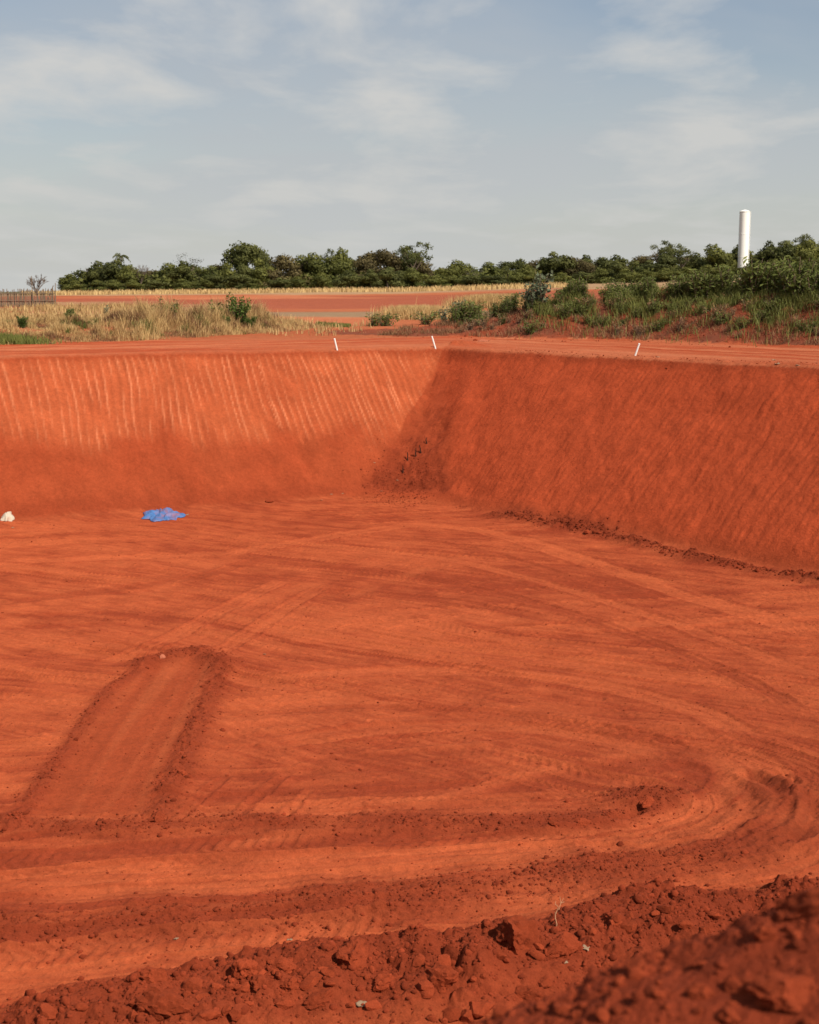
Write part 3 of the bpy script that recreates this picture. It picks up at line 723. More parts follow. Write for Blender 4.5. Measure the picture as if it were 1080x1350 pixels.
for a in ((212, 1326, 74, 'large rounded clod at the lower left end of the ridge'), (203, 1290, 50, 'upright pointed clod just behind the large rounded one on the ridge'),
          (322, 1276, 46, 'wide flattish clod on the ridge crest left of the black hollow'), (346, 1300, 42, 'angular clod with a black hollow at its left foot'),
          (382, 1302, 30, 'narrow clod beside the angular one with a black hollow'), (366, 1276, 54, 'broad clod on the ridge crest before the pale strip'),
          (466, 1262, 84, 'biggest square sided block standing on the ridge crest'), (684, 1240, 88, 'massive smooth lump right beside the pale twig'),
          (742, 1250, 58, 'rounded lump at the foot of the pale twig'), (578, 1292, 64, 'rounded boulder of soil in the middle of the ridge'),
          (505, 1300, 40, 'upright clod between the square block and the rounded boulder'), (420, 1318, 38, 'clod low on the ridge above the white scrap')):
    clod(a[0], a[1], a[2], a[3], G1, seed=1, zg=.5)
for a in ((1040, 1312, 92, 'largest stone like clod on the blurred heap at bottom right'), (1060, 1196, 90, 'big clod on the highest point of the blurred heap'),
          (926, 1312, 34, 'reddish egg shaped clod left of the largest one on the blurred heap'), (972, 1305, 46, 'flat clod in the middle of the blurred heap'),
          (1010, 1232, 60, 'pale sloping clod below the top of the blurred heap'), (962, 1342, 44, 'clod at the very bottom edge of the blurred heap'),
          (700, 1316, 56, 'oblong clod where the blurred heap meets the ridge')):
    clod(a[0], a[1], a[2], a[3], G2, seed=2, zg=6.0)
for a in ((853, 1060, 25, 'lone dark clod on top of the little pile inside the turning tracks', None), (207, 1080, 32, 'rounded brown clod at the lower end of the scraped strip', None),
          (239, 1020, 15, 'clod on the right edge of the scraped strip, beside its middle', None), (243, 999, 9, 'small dark clod on the right edge of the scraped strip', None),
          (214, 867, 9, 'pale pinkish clod on the rounded end of the scraped strip', M_CLODD), (355, 662, 12, 'single clod at the foot of the sunlit wall', None),
          (372, 1087, 13, 'clod in the line of crumbs right of the scraped strip', None), (770, 1086, 16, 'dark clod in the line of crumbs before the little pile', None),
          (728, 1086, 12, 'smaller dark clod left of the one before the little pile', None), (588, 1088, 10, 'small upright clod in the middle of the line of crumbs', None)):
    clod(a[0], a[1], a[2], a[3], G3, seed=3, tone=a[4], big=a[2] > 14)
rr = random.Random(5)
RP = [(-40, 1350), (130, 1318), (300, 1290), (430, 1272), (600, 1262), (720, 1245), (840, 1205), (940, 1192)]
for i in range(95):
    u = rr.uniform(0, 900); v0 = float(np.interp(u, [p[0] for p in RP], [p[1] for p in RP])); dv_ = rr.random() ** 1.4 * 62
    if v0 + dv_ > 1352: continue
    if (u > 480) and (v0 + dv_ > 1350 - (u - 480) * .36): continue
    px = rr.choice((9, 11, 13, 16, 20, 25)); sz = 'small' if px < 12 else ('middling' if px < 18 else 'hefty')
    lm = min(((60, 'near the left end of the ridge'), (160, 'left of the large rounded clod on the ridge'), (265, 'left of the wide flattish clod'), (365, 'below the angular clod with the black hollow'), (440, 'around the foot of the square block on the ridge'),
              (520, 'between the square block and the rounded boulder'), (610, 'right of the rounded boulder on the ridge'), (690, 'around the massive lump by the twig'), (770, 'on the ridge just right of the twig'), (860, 'on the ridge where the blurred heap begins')), key=lambda q: abs(q[0] - u))[1]
    clod(u, v0 + dv_, px, f'{sz} red clod ' + ('on the crest ' if dv_ < 12 else 'low down ' if dv_ > 36 else '') + lm, G1, False, zg=.4, seed=10 + i)
for i in range(46):
    u = rr.uniform(560, 1078); v0 = float(np.interp(u, [480, 640, 860, 960, 1080], [1350, 1322, 1226, 1190, 1172]))
    v = rr.uniform(v0 + 8, 1350)
    px = rr.choice((12, 15, 18, 22, 28)); sz = 'tiny' if px < 14 else ('small' if px < 20 else 'thick')
    lm = min(((620, 'beside the ridge'), (730, 'below the twig'), (840, 'on its middle slope'), (925, 'around the egg shaped clod'), (1000, 'left of the largest clod'), (1060, 'by the right edge')), key=lambda q: abs(q[0] - u))[1]
    clod(u, v, px, f'blurred {sz} clod on the nearest heap ' + ('near the crest ' if v < v0 + 45 else '') + lm, G2, False, zg=5.9, seed=200 + i)
for i in range(16):
    u = rr.uniform(680, 1075); v = float(np.interp(u, [655, 770, 920, 1080], [678, 697, 735, 764])) + rr.uniform(-5, 6)
    clod(u, v, rr.choice((6, 7, 8, 10)), 'dark clod at the foot of the darker wall, ' + ('near the start of the lumpy line' if u < 790 else 'midway along the lumpy line' if u < 930 else 'at the far end of the line'), 'clods along the foot of the wall', False, seed=300 + i)

# ------------------------------------------------------------------ plants
def leaf_quads(cen, nrm, size, asp, rg, up=0.0):
    """little four sided leaf faces, one per centre"""
    n = len(cen)
    a = rg.normal(size=(n, 3)); a[:, 2] += up
    a -= (a * nrm).sum(1)[:, None] * nrm; a /= np.linalg.norm(a, axis=1)[:, None] + 1e-9
    b = np.cross(nrm, a)
    s = size[:, None] if isinstance(size, np.ndarray) else size
    p = np.stack([cen - a * s, cen - b * s * asp, cen + a * s, cen + b * s * asp], 1)
    f = np.arange(n * 4).reshape(n, 4); return p.reshape(-1, 3), f
def tube(p0, p1, r0, r1, k=5):
    p0, p1 = np.array(p0, float), np.array(p1, float); d = p1 - p0; d /= np.linalg.norm(d) + 1e-9
    a = np.cross(d, (0, 0, 1.0) if abs(d[2]) < .9 else (1.0, 0, 0)); a /= np.linalg.norm(a); b = np.cross(d, a)
    th = np.arange(k) / k * 6.283; ring = np.cos(th)[:, None] * a + np.sin(th)[:, None] * b
    v = np.concatenate([p0 + ring * r0, p1 + ring * r1]); i = np.arange(k); j = (i + 1) % k
    return v, np.stack([i, j, j + k, i + k], 1)
def tubes(L, k=5):
    V, Fq, acc = [], [], 0
    for s in L:
        v, f = tube(*s, k=k); V.append(v); Fq.append(f + acc); acc += len(v)
    return np.concatenate(V), np.concatenate(Fq)
def blob_crown(seed, blobs, per, size, asp=.6, mat=M_GREEN, name='crown', shell=.55):
    """blobs: list of (x,y,z,rx,rz); leaf faces fill their outer part unevenly"""
    rg = np.random.default_rng(seed); cen, nr_, tn, dd = [], [], [], []
    for (bx, by, bz, brx, brz) in blobs:
        n = int(per * (brx * brx + brx * brz)); d = rg.normal(size=(n, 3)); d /= np.linalg.norm(d, axis=1)[:, None]
        r = shell + (1 - shell) * rg.random(n) ** .6 + .12 * rg.normal(size=n)
        lump = 1 + .18 * np.sin(d[:, 0] * 5 + bx * 3) * np.cos(d[:, 2] * 6 + by * 2)
        c = d * (r * lump)[:, None] * np.array([brx, brx, brz]) + np.array([bx, by, bz])
        cen.append(c); dd.append(d); nn = d + rg.normal(size=(n, 3)) * .55; nr_.append(nn / np.linalg.norm(nn, axis=1)[:, None])
        tn.append(np.clip(.5 + rg.normal(0, .18, n) + rg.normal(0, .16), 0, 1))
    c = np.concatenate(cen); nn = np.concatenate(nr_); t = np.concatenate(tn); k = c[:, 2] > 0.02
    c, nn, t = c[k], nn[k], t[k]; out_ = np.concatenate(dd)[k]
    nn = nn * np.where((nn * out_).sum(1) < 0, -1, 1)[:, None]
    v, f = leaf_quads(c, nn, size * rg.uniform(.6, 1.35, len(c)), asp, rg)
    sh = .8 * out_ + .7 * nn; sh /= np.linalg.norm(sh, axis=1)[:, None]
    return mesh_np(name, v, f, mat, {'tone': np.repeat(t, 4)}, True, np.repeat(sh, 4, 0))
def trunk_mesh(seed, h, r, spread, nl=6, lean=0.0, mat=M_BARK):
    rg = np.random.default_rng(seed); L = []; p = np.array([0, 0, -.3]); top = np.array([lean, rg.uniform(-.2, .2), h * .5])
    L.append((p, top * .6, r, r * .8)); L.append((top * .6, top, r * .8, r * .65))
    for i in range(nl):
        a = i / nl * 6.28 + rg.uniform(-.4, .4); st = top * rg.uniform(.55, 1.0)
        m = st + np.array([math.cos(a) * spread * .5, math.sin(a) * spread * .5, h * .2]); e = m + np.array([math.cos(a) * spread * .45, math.sin(a) * spread * .45, h * .18])
        L.append((st, m, r * .45, r * .3)); L.append((m, e, r * .3, r * .1))
    v, f = tubes(L, 6); return mesh_np('trunk', v, f, mat, None, True)
def tree_kind(seed, kind):
    """a unit tree about 8 m tall: trunk mesh and crown mesh"""
    rg = np.random.default_rng(seed); b = []
    if kind == 'bushy':
        for i in range(15):
            a, q = rg.uniform(0, 6.28), rg.uniform(.3, 3.0); z = rg.uniform(1.0, 6.3) * (1 - .09 * q); s = rg.uniform(1.0, 1.75)
            b.append((math.cos(a) * q, math.sin(a) * q, z, s, s * .85))
        b.append((rg.uniform(-.8, .8), 0, 6.6, 1.4, 1.2)); return trunk_mesh(seed, 7, .17, 2.2), blob_crown(seed, b, 62, .26, .62, M_GREEN)
    if kind == 'dark':
        for i in range(14):
            a, q = rg.uniform(0, 6.28), rg.uniform(.2, 3.2); z = rg.uniform(1.2, 6.0); s = rg.uniform(1.0, 1.8)
            b.append((math.cos(a) * q, math.sin(a) * q, z, s * 1.1, s * .8))
        b.append((.4, 0, 6.9, 1.0, .9)); return trunk_mesh(seed, 7, .18, 2.4), blob_crown(seed, b, 60, .27, .62, M_DARK)
    if kind == 'brown':
        for i in range(15):
            a, q = rg.uniform(0, 6.28), rg.uniform(.3, 3.6); z = rg.uniform(1.4, 6.6) * (1 - .07 * q) + .6; s = rg.uniform(1.0, 1.6)
            b.append((math.cos(a) * q, math.sin(a) * q, z, s * 1.15, s * .75))
        return trunk_mesh(seed, 7.5, .18, 2.8), blob_crown(seed, b, 50, .24, .6, M_BROWN, shell=.45)
    if kind == 'round':
        for i in range(17):
            a, q = rg.uniform(0, 6.28), rg.uniform(.2, 2.7); z = 4.9 + rg.uniform(-1.4, 2.0) * (1 - .12 * q); s = rg.uniform(.9, 1.45)
            b.append((math.cos(a) * q, math.sin(a) * q, z, s * 1.1, s * .85))
        return trunk_mesh(seed, 7.5, .22, 2.4, 8), blob_crown(seed, b, 60, .24, .6, M_DARK)
    if kind == 'open':
        for i in range(15):
            a, q = rg.uniform(0, 6.28), rg.uniform(.2, 2.6); z = rg.uniform(4.2, 7.3); s = rg.uniform(.6, 1.05)
            b.append((math.cos(a) * q, math.sin(a) * q, z, s * 1.25, s * .65))
        return trunk_mesh(seed, 8, .16, 2.5, 9), blob_crown(seed, b, 46, .2, .5, M_DARK, shell=.3)
    if kind == 'grey':
        for i in range(10):
            a, q = rg.uniform(0, 6.28), rg.uniform(.5, 2.6); z = rg.uniform(4.2, 7.6); s = rg.uniform(.6, 1.0)
            b.append((math.cos(a) * q, math.sin(a) * q, z, s * 1.1, s * .8))
        return trunk_mesh(seed, 8, .15, 2.4, 10), blob_crown(seed, b, 26, .15, .4, M_PALEG, shell=.2)
KINDS = {k: [tree_kind(700 + i * 13 + len(k) * 101 + ord(k[0]), k) for i in range(n)] for k, n in (('bushy', 4), ('dark', 4), ('brown', 3), ('round', 2), ('open', 2), ('grey', 2))}
KTXT = {'bushy': 'mid green bushy tree', 'dark': 'dark green dense tree', 'brown': 'brownish broad tree', 'round': 'tall domed dark tree',
        'open': 'open crowned tree with bare limbs', 'grey': 'thin grey leafed tree'}
def plant_tree(kind, u, Y, vtop, label, group, wide=1.0, dz=0.0):
    x = (u - CU) / F_PX * Y; z = gz(x, Y); top = at_y(u, vtop, Y)[2]; h = max(2.2, top - z)
    rr = random.Random(int(u * 13 + Y)); tr, cr = rr.choice(KINDS[kind])
    r = empty('tree', (x, Y, z - .05), rr.uniform(0, 6.28)); s = h / 7.75; sw = (s * .55 + .5) * wide; r.scale = (sw, sw, s)
    tag(r, label, 'tree', group); link('trunk', tr, r); link('crown', cr, r); return r
PROF = [(60, 386), (92, 362), (104, 352), (135, 350), (165, 347), (200, 354), (232, 345), (262, 348), (300, 338), (360, 345), (385, 338), (430, 334), (465, 328), (505, 331), (545, 329), (570, 342), (590, 354), (612, 346),
        (640, 352), (655, 347), (690, 338), (740, 337), (800, 335), (860, 332), (905, 331), (950, 326), (1000, 321), (1050, 314), (1090, 314), (1200, 312)]
prof = lambda u: float(np.interp(u, [p[0] for p in PROF], [p[1] for p in PROF]))
LANDM = [(100, 'at the open end of the far tree line'), (165, 'under the palm in the far tree line'), (210, 'between the palm and the grey crown'), (250, 'below the grey crown in the tree line'),
         (300, 'left below the tall domed tree'), (345, 'right below the tall domed tree'), (400, 'between the domed tree and the brown crowns'), (460, 'under the highest brown crowns'), (520, 'left of the two tiered crown'),
         (565, 'right of the two tiered crown'), (605, 'in the dip of the tree line'), (650, 'just past the dip in the tree line'), (710, 'above the tall weed at the bank end'), (780, 'left of the forked crown'),
         (840, 'under the forked crown'), (910, 'between the forked crown and the white tower'), (958, 'directly left of the white tower'), (1010, 'directly right of the white tower'), (1065, 'at the far right end of the tree line')]
def tl(kind, u, extra=''):
    lm = min(LANDM, key=lambda q: abs(q[0] - u))[1]; return (extra + ' ' + KTXT[kind]).strip() + ' ' + lm
TG = 'trees of the far tree line'
rr = random.Random(11); u = 96.0
while u < 1120:
    k = rr.choices(('bushy', 'dark', 'brown', 'open', 'grey'), (5, 3.5, 2.5, .8, .6))[0]
    if 425 < u < 520 or 545 < u < 575: k = rr.choices(('brown', 'bushy'), (3, 1))[0]
    if u < 290: k = rr.choices(('bushy', 'dark'), (3, 2))[0]
    if u > 760: k = rr.choices(('dark', 'bushy', 'brown', 'open'), (4.5, 3.5, 1.6, .6))[0]
    Y_ = rr.uniform(262, 276); base_v = CV
    plant_tree(k, u, Y_, prof(u) + rr.uniform(-7, 12), tl(k, u), TG, rr.uniform(.85, 1.15)); u += rr.uniform(15, 24)
u = 100.0
while u < 1130:                                                     # the row behind
    k = rr.choices(('dark', 'brown', 'bushy'), (4, 2, 2))[0]
    plant_tree(k, u, rr.uniform(283, 300), prof(u) + rr.uniform(-1, 6), tl(k, u, 'half hidden'), TG, 1.15); u += rr.uniform(26, 38)
u = 104.0
while u < 1110:                                                     # low front growth
    k = rr.choices(('bushy', 'dark'), (2, 1))[0]
    plant_tree(k, u, rr.uniform(252, 259), prof(u) + rr.uniform(18, 27), tl(k, u, 'low front'), TG, 1.0); u += rr.uniform(20, 34)
plant_tree('round', 322, 292, 319, 'tall domed dark tree rising above the left half of the tree line', TG, 1.1)
plant_tree('round', 346, 296, 327, 'smaller domed tree leaning against the tall domed one', TG, .8)
plant_tree('grey', 252, 280, 334, 'thin grey crown standing out of the left part of the tree line', TG, .9)
plant_tree('open', 548, 286, 318, 'two tiered open crown, highest in the middle of the tree line', TG, .95)
plant_tree('open', 532, 290, 324, 'slender open crown just left of the two tiered one', TG, .55)
plant_tree('open', 868, 280, 316, 'forked dark crown standing above the trees left of the white tower', TG, .85)
plant_tree('open', 884, 284, 321, 'low flat crown touching the forked one', TG, .8)
plant_tree('grey', 600, 292, 342, 'pale bare topped tree in the dip of the tree line', TG, .6)
plant_tree('open', 434, 284, 327, 'wispy crown sticking up left of the brown crowns', TG, .5)
plant_tree('open', 1052, 286, 308, 'wispy crown at the top right of the tree line', TG, .6)
ug = np.random.default_rng(41); n = 26000; yy_ = ug.uniform(268, 306, n); uu_ = ug.uniform(100, 1160, n); xx_ = (uu_ - CU) / F_PX * yy_
zz_ = ground(xx_, yy_) + ug.random(n) ** 1.2 * (1.6 + 2.2 * np.clip(fbm(xx_ * .12, yy_ * .12, 42, 3) + .4, 0, 1)); nn_ = ug.normal(size=(n, 3)) + np.array([0, -.7, .7]); nn_ /= np.linalg.norm(nn_, axis=1)[:, None]
v, f = leaf_quads(np.stack([xx_, yy_, zz_], 1), nn_, ug.uniform(.25, .55, n), .6, ug); f = f[:, ::-1]
tag(link('undergrowth', mesh_np('undergrowth', v, f, M_GREEN, {'tone': np.repeat(np.clip(ug.normal(.45, .2, n), 0, 1), 4)})), 'dark undergrowth filling the ground beneath the tree line', None, None, 'stuff')
# palm
def palm(u, Y, vtop):
    x = (u - CU) / F_PX * Y; z = gz(x, Y); top = at_y(u, vtop, Y)[2] - z; rg = np.random.default_rng(3)
    r = tag(empty('palm_tree', (x, Y, z)), 'small palm with a ragged crown above the left part of the tree line', 'palm tree', TG)
    v, f = tubes([((0, 0, -.2), (.15, 0, top * .5), .16, .14), ((.15, 0, top * .5), (.1, 0, top - .9), .14, .11)], 7); link('trunk', mesh_np('trunk', v, f, M_BARK, None, True), r)
    for k in range(13):
        a = k / 13 * 6.283 + rg.uniform(-.2, .2); el = rg.uniform(-.1, 1.1); Lf = 2.1; pts = []
        for q in np.linspace(0, 1, 8): pts.append((math.cos(a) * Lf * q * math.cos(el), math.sin(a) * Lf * q * math.cos(el), top - .9 + Lf * q * math.sin(el) - 1.5 * q * q))
        pts = np.array(pts); side = np.array([-math.sin(a), math.cos(a), 0]); V, Fq = [], []
        for j in range(7):
            wv = .15 * math.sin(math.pi * (j + .6) / 8); m = (pts[j] + pts[j + 1]) / 2
            for sgn in (-1, 1):
                n0 = len(V); V += [pts[j], pts[j + 1], m + side * sgn * wv * 1.6 + np.array([0, 0, -.3]), m * .4 + pts[j] * .6 + side * sgn * wv * 1.2 + np.array([0, 0, -.2])]; Fq.append([n0, n0 + 1, n0 + 2, n0 + 3])
        link('frond', mesh_np('frond', np.array(V), np.array(Fq), M_DARK, {'tone': np.full(len(V), .5)}), r)
palm(165, 274, 331)
# leafless tree at the far left
def bare_tree(u, Y, vtop, label, nl, name='bare_tree', mat=M_BARK):
    x = (u - CU) / F_PX * Y; z = gz(x, Y); h = at_y(u, vtop, Y)[2] - z; rg = random.Random(int(u)); L = []
    def grow(p, d, l, r, dep, out):
        e = p + d * l; out.append((tuple(p), tuple(e), max(r, .012), max(r * .7, .010)))
        if dep == 0: return
        for _ in range(3 if dep > 1 else 4):
            nd = (d + Vector((rg.uniform(-.8, .8), rg.uniform(-.8, .8), rg.uniform(-.05, .5)))).normalized()
            grow(e - d * l * rg.uniform(0, .35), nd, l * rg.uniform(.55, .8), r * .6, dep - 1, out)
    rt = tag(empty(name, (x, Y, z - .1)), label, 'tree'); e = Vector((.05 * h * .36, 0, h * .36))
    v, f = tubes([((0, 0, -.2), tuple(e), h * .024, h * .018)], 6); link('trunk', mesh_np('trunk', v, f, mat, None, True), rt)
    for k in range(nl):
        a = k / nl * 6.28 + rg.uniform(-.3, .3); out = []
        grow(e - Vector((0, 0, h * .12 * rg.random())), Vector((math.cos(a) * .6, math.sin(a) * .6, rg.uniform(.6, 1.2))).normalized(), h * .25, h * .012, 3, out)
        v, f = tubes(out, 4); v[:, 2] = np.minimum(v[:, 2], h); link('branch', mesh_np('branch', v, f, mat, None), rt)
    return rt
bare_tree(54, 150, 354, 'leafless grey tree behind the stick fence at the left edge', 7)
bare_tree(190, 262, 340, 'leafless twiggy tree between the palm and the grey crown', 5)

# ---- weeds, shrubs and grass
def weed_mesh(seed, h, nst, lean, leafn, lsize, mat, asp=.28, drop=.1):
    """upright weed: several stems set with narrow leaves"""
    rg = np.random.default_rng(seed); S, cen, nn, tn = [], [], [], []
    for i in range(nst):
        a = rg.uniform(0, 6.28); q = rg.uniform(.2, 1) * lean; hh = h * rg.uniform(.55, 1.0)
        p0 = np.array([rg.normal(0, .06), rg.normal(0, .06), -.05]); p1 = p0 + np.array([math.cos(a) * q * .4, math.sin(a) * q * .4, hh * .55]); p2 = p0 + np.array([math.cos(a) * q, math.sin(a) * q, hh])
        S += [(p0, p1, .011, .008), (p1, p2, .008, .004)]
        m = int(leafn * hh / h); t = rg.uniform(drop, 1.0, m)[:, None]
        c = (1 - t) ** 2 * p0 + 2 * t * (1 - t) * p1 + t * t * p2; off = rg.normal(size=(m, 3)); off[:, 2] *= .6; off /= np.linalg.norm(off, axis=1)[:, None]
        c = c + off * (lsize * (.9 + .9 * rg.random((m, 1)))); cen.append(c); k = rg.normal(size=(m, 3)) * .6 + np.array([0, 0, .7]); nn.append(k / np.linalg.norm(k, axis=1)[:, None])
        tn.append(np.clip(.3 + .35 * t[:, 0] + rg.normal(0, .18, m), 0, 1))
    c, k, t = np.concatenate(cen), np.concatenate(nn), np.concatenate(tn)
    v, f = leaf_quads(c, k, lsize * rg.uniform(.7, 1.4, len(c)), asp, rg, .6)
    sv, sf = tubes(S, 4)
    return mesh_np('stems', sv, sf, M_STICK), mesh_np('leaves', v, f, mat, {'tone': np.repeat(t, 4)})
WEED = [weed_mesh(900 + i, 1.0, 12, .32, 46, .062, M_WEED) for i in range(6)]
LOWW = [weed_mesh(920 + i, .6, 14, .45, 32, .055, M_WEED) for i in range(4)]
LEAFY = [weed_mesh(940 + i, 1.0, 8, .27, 34, .062, M_BLUEG, .5) for i in range(3)]
SHRUB = [weed_mesh(960 + i, 1.0, 30, .42, 90, .042, M_BRIGHT, .45) for i in range(3)]
SAPL = [weed_mesh(980 + i, 1.0, 2, .07, 34, .040, M_WEED, .5, .45) for i in range(3)]
DRYW = [weed_mesh(990 + i, .6, 16, .42, 16, .05, M_WEEDY, .25) for i in range(3)]
def plant(pool, x, y, h, name, label, cat, group=None, wide=1.0, unit=1.0):
    rr = random.Random(int(x * 101 + y * 37)); st, lv = rr.choice(pool); z = gz(x, y)
    r = empty(name, (x, y, z - .02), rr.uniform(0, 6.28)); s = h / unit; r.scale = (s * wide, s * wide, s); tag(r, label, cat, group)
    link('stems', st, r); link('leaves', lv, r); return r
BG = 'weeds growing on the red earth bank'
def bank_point(t, off):
    p = np.array(BANK); L = np.hypot(*(p[1:] - p[:-1]).T); cum = np.concatenate([[0], np.cumsum(L)]); q = t * 30.0
    x = float(np.interp(q, cum, p[:, 0])); y = float(np.interp(q, cum, p[:, 1])); j = min(int(np.searchsorted(cum, q, 'right') - 1), len(L) - 1)
    ex, ey = (p[j + 1] - p[j]) / L[j]; return x + ey * off, y - ex * off      # +off: towards the pit
def pu(x, y, z): return CU + F_PX * x / (y * math.cos(PITCH) + (CAM_Z - z) * math.sin(PITCH))
BLM = [(600, 'at the low end of the earth bank'), (690, 'on the rising end of the earth bank'), (765, 'on the bank behind the bare red face'), (835, 'on the bank above the leaning stake'), (900, 'on the bank crest right of the leaning stake'),
       (955, 'on the bank just left of the white tower'), (1000, 'on the bank at the foot of the white tower'), (1060, 'on the bank at the right edge')]
hw = lambda h: 'short' if h < .95 else 'middling' if h < 1.2 else 'tall' if h < 1.6 else 'very tall'
def bl(u): return min(BLM, key=lambda q: abs(q[0] - u))[1]
rr = random.Random(23)
for i in range(360):
    t = rr.uniform(.10, 1.0); off = rr.gauss(-.2, 1.3); 
    if off > 2.6: off = 2.6
    x, y = bank_point(t, off); uu = pu(x, y, 7)
    if uu > 1130 or uu < 580: continue
    if uu < 740 and rr.random() < .55: continue
    if 770 < uu < 800 and rr.random() < .6: continue
    hi = off < .7; rgt = max(0.0, min(1.0, (uu - 850) / 200))
    hh_ = rr.uniform(.75, 1.3) * (1 + .7 * rgt)
    if hi: plant(WEED, x, y, hh_, 'weed_plant', ('front ' if off > -.1 else 'rear ') + hw(hh_) + ' green leafy weed ' + bl(uu), 'weed', BG, rr.uniform(.9, 1.5))
    else: plant(LOWW, x, y, rr.uniform(.35, .75), 'weed_plant', 'low green weed tuft ' + bl(uu).replace('crest', 'face'), 'weed', BG, rr.uniform(.9, 1.4), .6)
for i in range(70):
    t = rr.uniform(.15, 1.0); off = rr.uniform(.4, 3.4); x, y = bank_point(t, off); uu = pu(x, y, 6.5)
    if 600 < uu < 1110: plant(DRYW, x, y, rr.uniform(.3, .65), 'dry_weed', 'dry reddish weed ' + bl(uu).replace('crest', 'face'), 'dry weed', 'dry weeds on the red earth bank', rr.uniform(.9, 1.4), .6)
x_, y_, z_ = hit(712, 408); plant(LEAFY, x_, y_, 2.1, 'tall_weed', 'tall grey green broad leafed weed on the end of the bank', 'weed', None, 1.0)
x_, y_, z_ = hit(700, 410); plant(LEAFY, x_, y_, 1.7, 'tall_weed', 'shorter companion left of the tall grey green weed', 'weed', None, 1.0)
x_, y_, z_ = hit(603, 424); plant(LEAFY, x_, y_, 1.5, 'leafy_weed', 'broad green weed at the low end of the bank beside dry straw', 'weed', None, 1.2)
x_, y_, z_ = hit(585, 426); plant(LEAFY, x_, y_, 1.1, 'leafy_weed', 'drooping green weed left of the broad one at the bank end', 'weed', None, 1.2)
x_, y_, z_ = hit(698, 440); plant(LOWW, x_, y_, .75, 'weed_plant', 'single green tuft at the foot of the bank below the tall weed', 'weed', None, 1.3, .6)
x_, y_, z_ = hit(745, 418); plant(LOWW, x_, y_, .75, 'weed_plant', 'dark green tuft on the bare red face of the bank', 'weed', None, 1.2, .6)
for (u_, v_, h_, nm, lb) in ((493, 430, .8, 'grassy_tuft', 'grey green tuft left of the straw coloured clump'), (510, 430, .95, 'grassy_tuft', 'taller grey green tuft beside the straw coloured clump'), (560, 428, .95, 'grassy_tuft', 'green tuft right in front of the straw coloured clump')):
    x_, y_, z_ = hit(u_, v_); plant(LOWW, x_, y_, h_, nm, lb, 'grass tuft', None, 1.5, .6)
for (u_, v_, h_, pool, nm, lb, cat, wd) in ((316, 430, 1.75, SHRUB, 'shrub', 'dark green rounded shrub at the right end of the dry grass', 'shrub', 1.0), (330, 434, .75, SHRUB, 'shrub', 'smaller shrub at the right foot of the dark rounded one', 'shrub', 1.2),
        (298, 432, .7, SHRUB, 'shrub', 'low shrub left of the dark rounded one', 'shrub', 1.1), (352, 418, .45, SHRUB, 'shrub', 'tiny bright bush alone on the red soil', 'shrub', 1.1), (140, 420, .95, LEAFY, 'shrub', 'grey green bush in the dry grass left of the saplings', 'shrub', 1.0),
        (93, 425, .75, SHRUB, 'shrub', 'bright green bush where the green grass strip ends', 'shrub', 1.3), (213, 425, 1.45, SAPL, 'sapling', 'thin sapling in the dry grass, left one of the pair', 'sapling', 1.4), (229, 425, 1.5, SAPL, 'sapling', 'thin sapling in the dry grass, right one of the pair', 'sapling', 1.4),
        (301, 428, 1.9, SAPL, 'sapling', 'tallest sapling beside the dark rounded shrub', 'sapling', 1.3), (203, 424, .9, SAPL, 'sapling', 'short sapling at the left of the pair', 'sapling', 1.4), (286, 428, 1.4, SAPL, 'sapling', 'short leafy sapling left of the tallest one', 'sapling', 1.5),
        (30, 432, .6, SHRUB, 'shrub', 'small green bush near the left edge of the grass', 'shrub', 1.2)):
    x_, y_, z_ = hit(u_, v_); plant(pool, x_, y_, h_, nm, lb, cat, 'saplings in the dry grass' if nm == 'sapling' else None, wd)

def grass_stuff(name, label, x, y, h, mat, width=.018, lean=.35, tone=None):
    n = len(x); rg = np.random.default_rng(n); z = ground(x, y); a = rg.uniform(0, 6.28, n); b = rg.uniform(0, 6.28, n)
    wx, wy = np.cos(a) * width, np.sin(a) * width; q = h * lean * rg.uniform(.2, 1.2, n)
    base = np.stack([x, y, z - .03], 1); w_ = np.stack([wx, wy, 0 * wx], 1)
    mid = base + np.stack([np.cos(b) * q * .35, np.sin(b) * q * .35, h * .6], 1); tip = base + np.stack([np.cos(b) * q, np.sin(b) * q, h], 1)
    v = np.stack([base - w_, base + w_, mid + w_ * .8, mid - w_ * .8, tip], 1).reshape(-1, 3); i = np.arange(n)[:, None] * 5
    t = tone if tone is not None else np.clip(rg.normal(.5, .22, n), 0, 1)
    me = mesh_np(name, v, [i + np.array([[0, 1, 2, 3]]), i + np.array([[3, 2, 4]])], mat, {'tone': np.repeat(t, 5)})
    return tag(link(name, me), label, None, None, 'stuff')
def patchy(x, y, f, seed, lo, hi): return RNG.random(len(x)) < sstep(lo, hi, fbm(x * f, y * f, seed, 3))
def poly_scatter(n, pts, spread, rg, a=0, b=1): return along(pts, n, spread, rg, a, b)
rg = np.random.default_rng(77)
x, y = poly_scatter(120000, [(-24, 61), (-17.5, 64.5), (-13, 70), (-9.5, 77), (-8, 80)], 2.0, rg); k = patchy(x, y, .6, 5, -.5, .1); x, y = x[k], y[k]
d_, s_, al_, hv = polyd(x, y, GRASSB, GRASSB_H); k = d_ < 4.0; x, y, d_ = x[k], y[k], d_[k]
cl = sstep(-.45, .5, fbm(x * 1.1, y * 1.1, 91, 3)); h = (.12 + .88 * cl ** 1.4) * (1.15 - .17 * d_) * rg.uniform(.5, 1.2, len(x)) * 1.2 * np.interp(x, [-24, -15, -12, -8.5, -7.5], [.32, .5, 1.25, 1.1, .6])
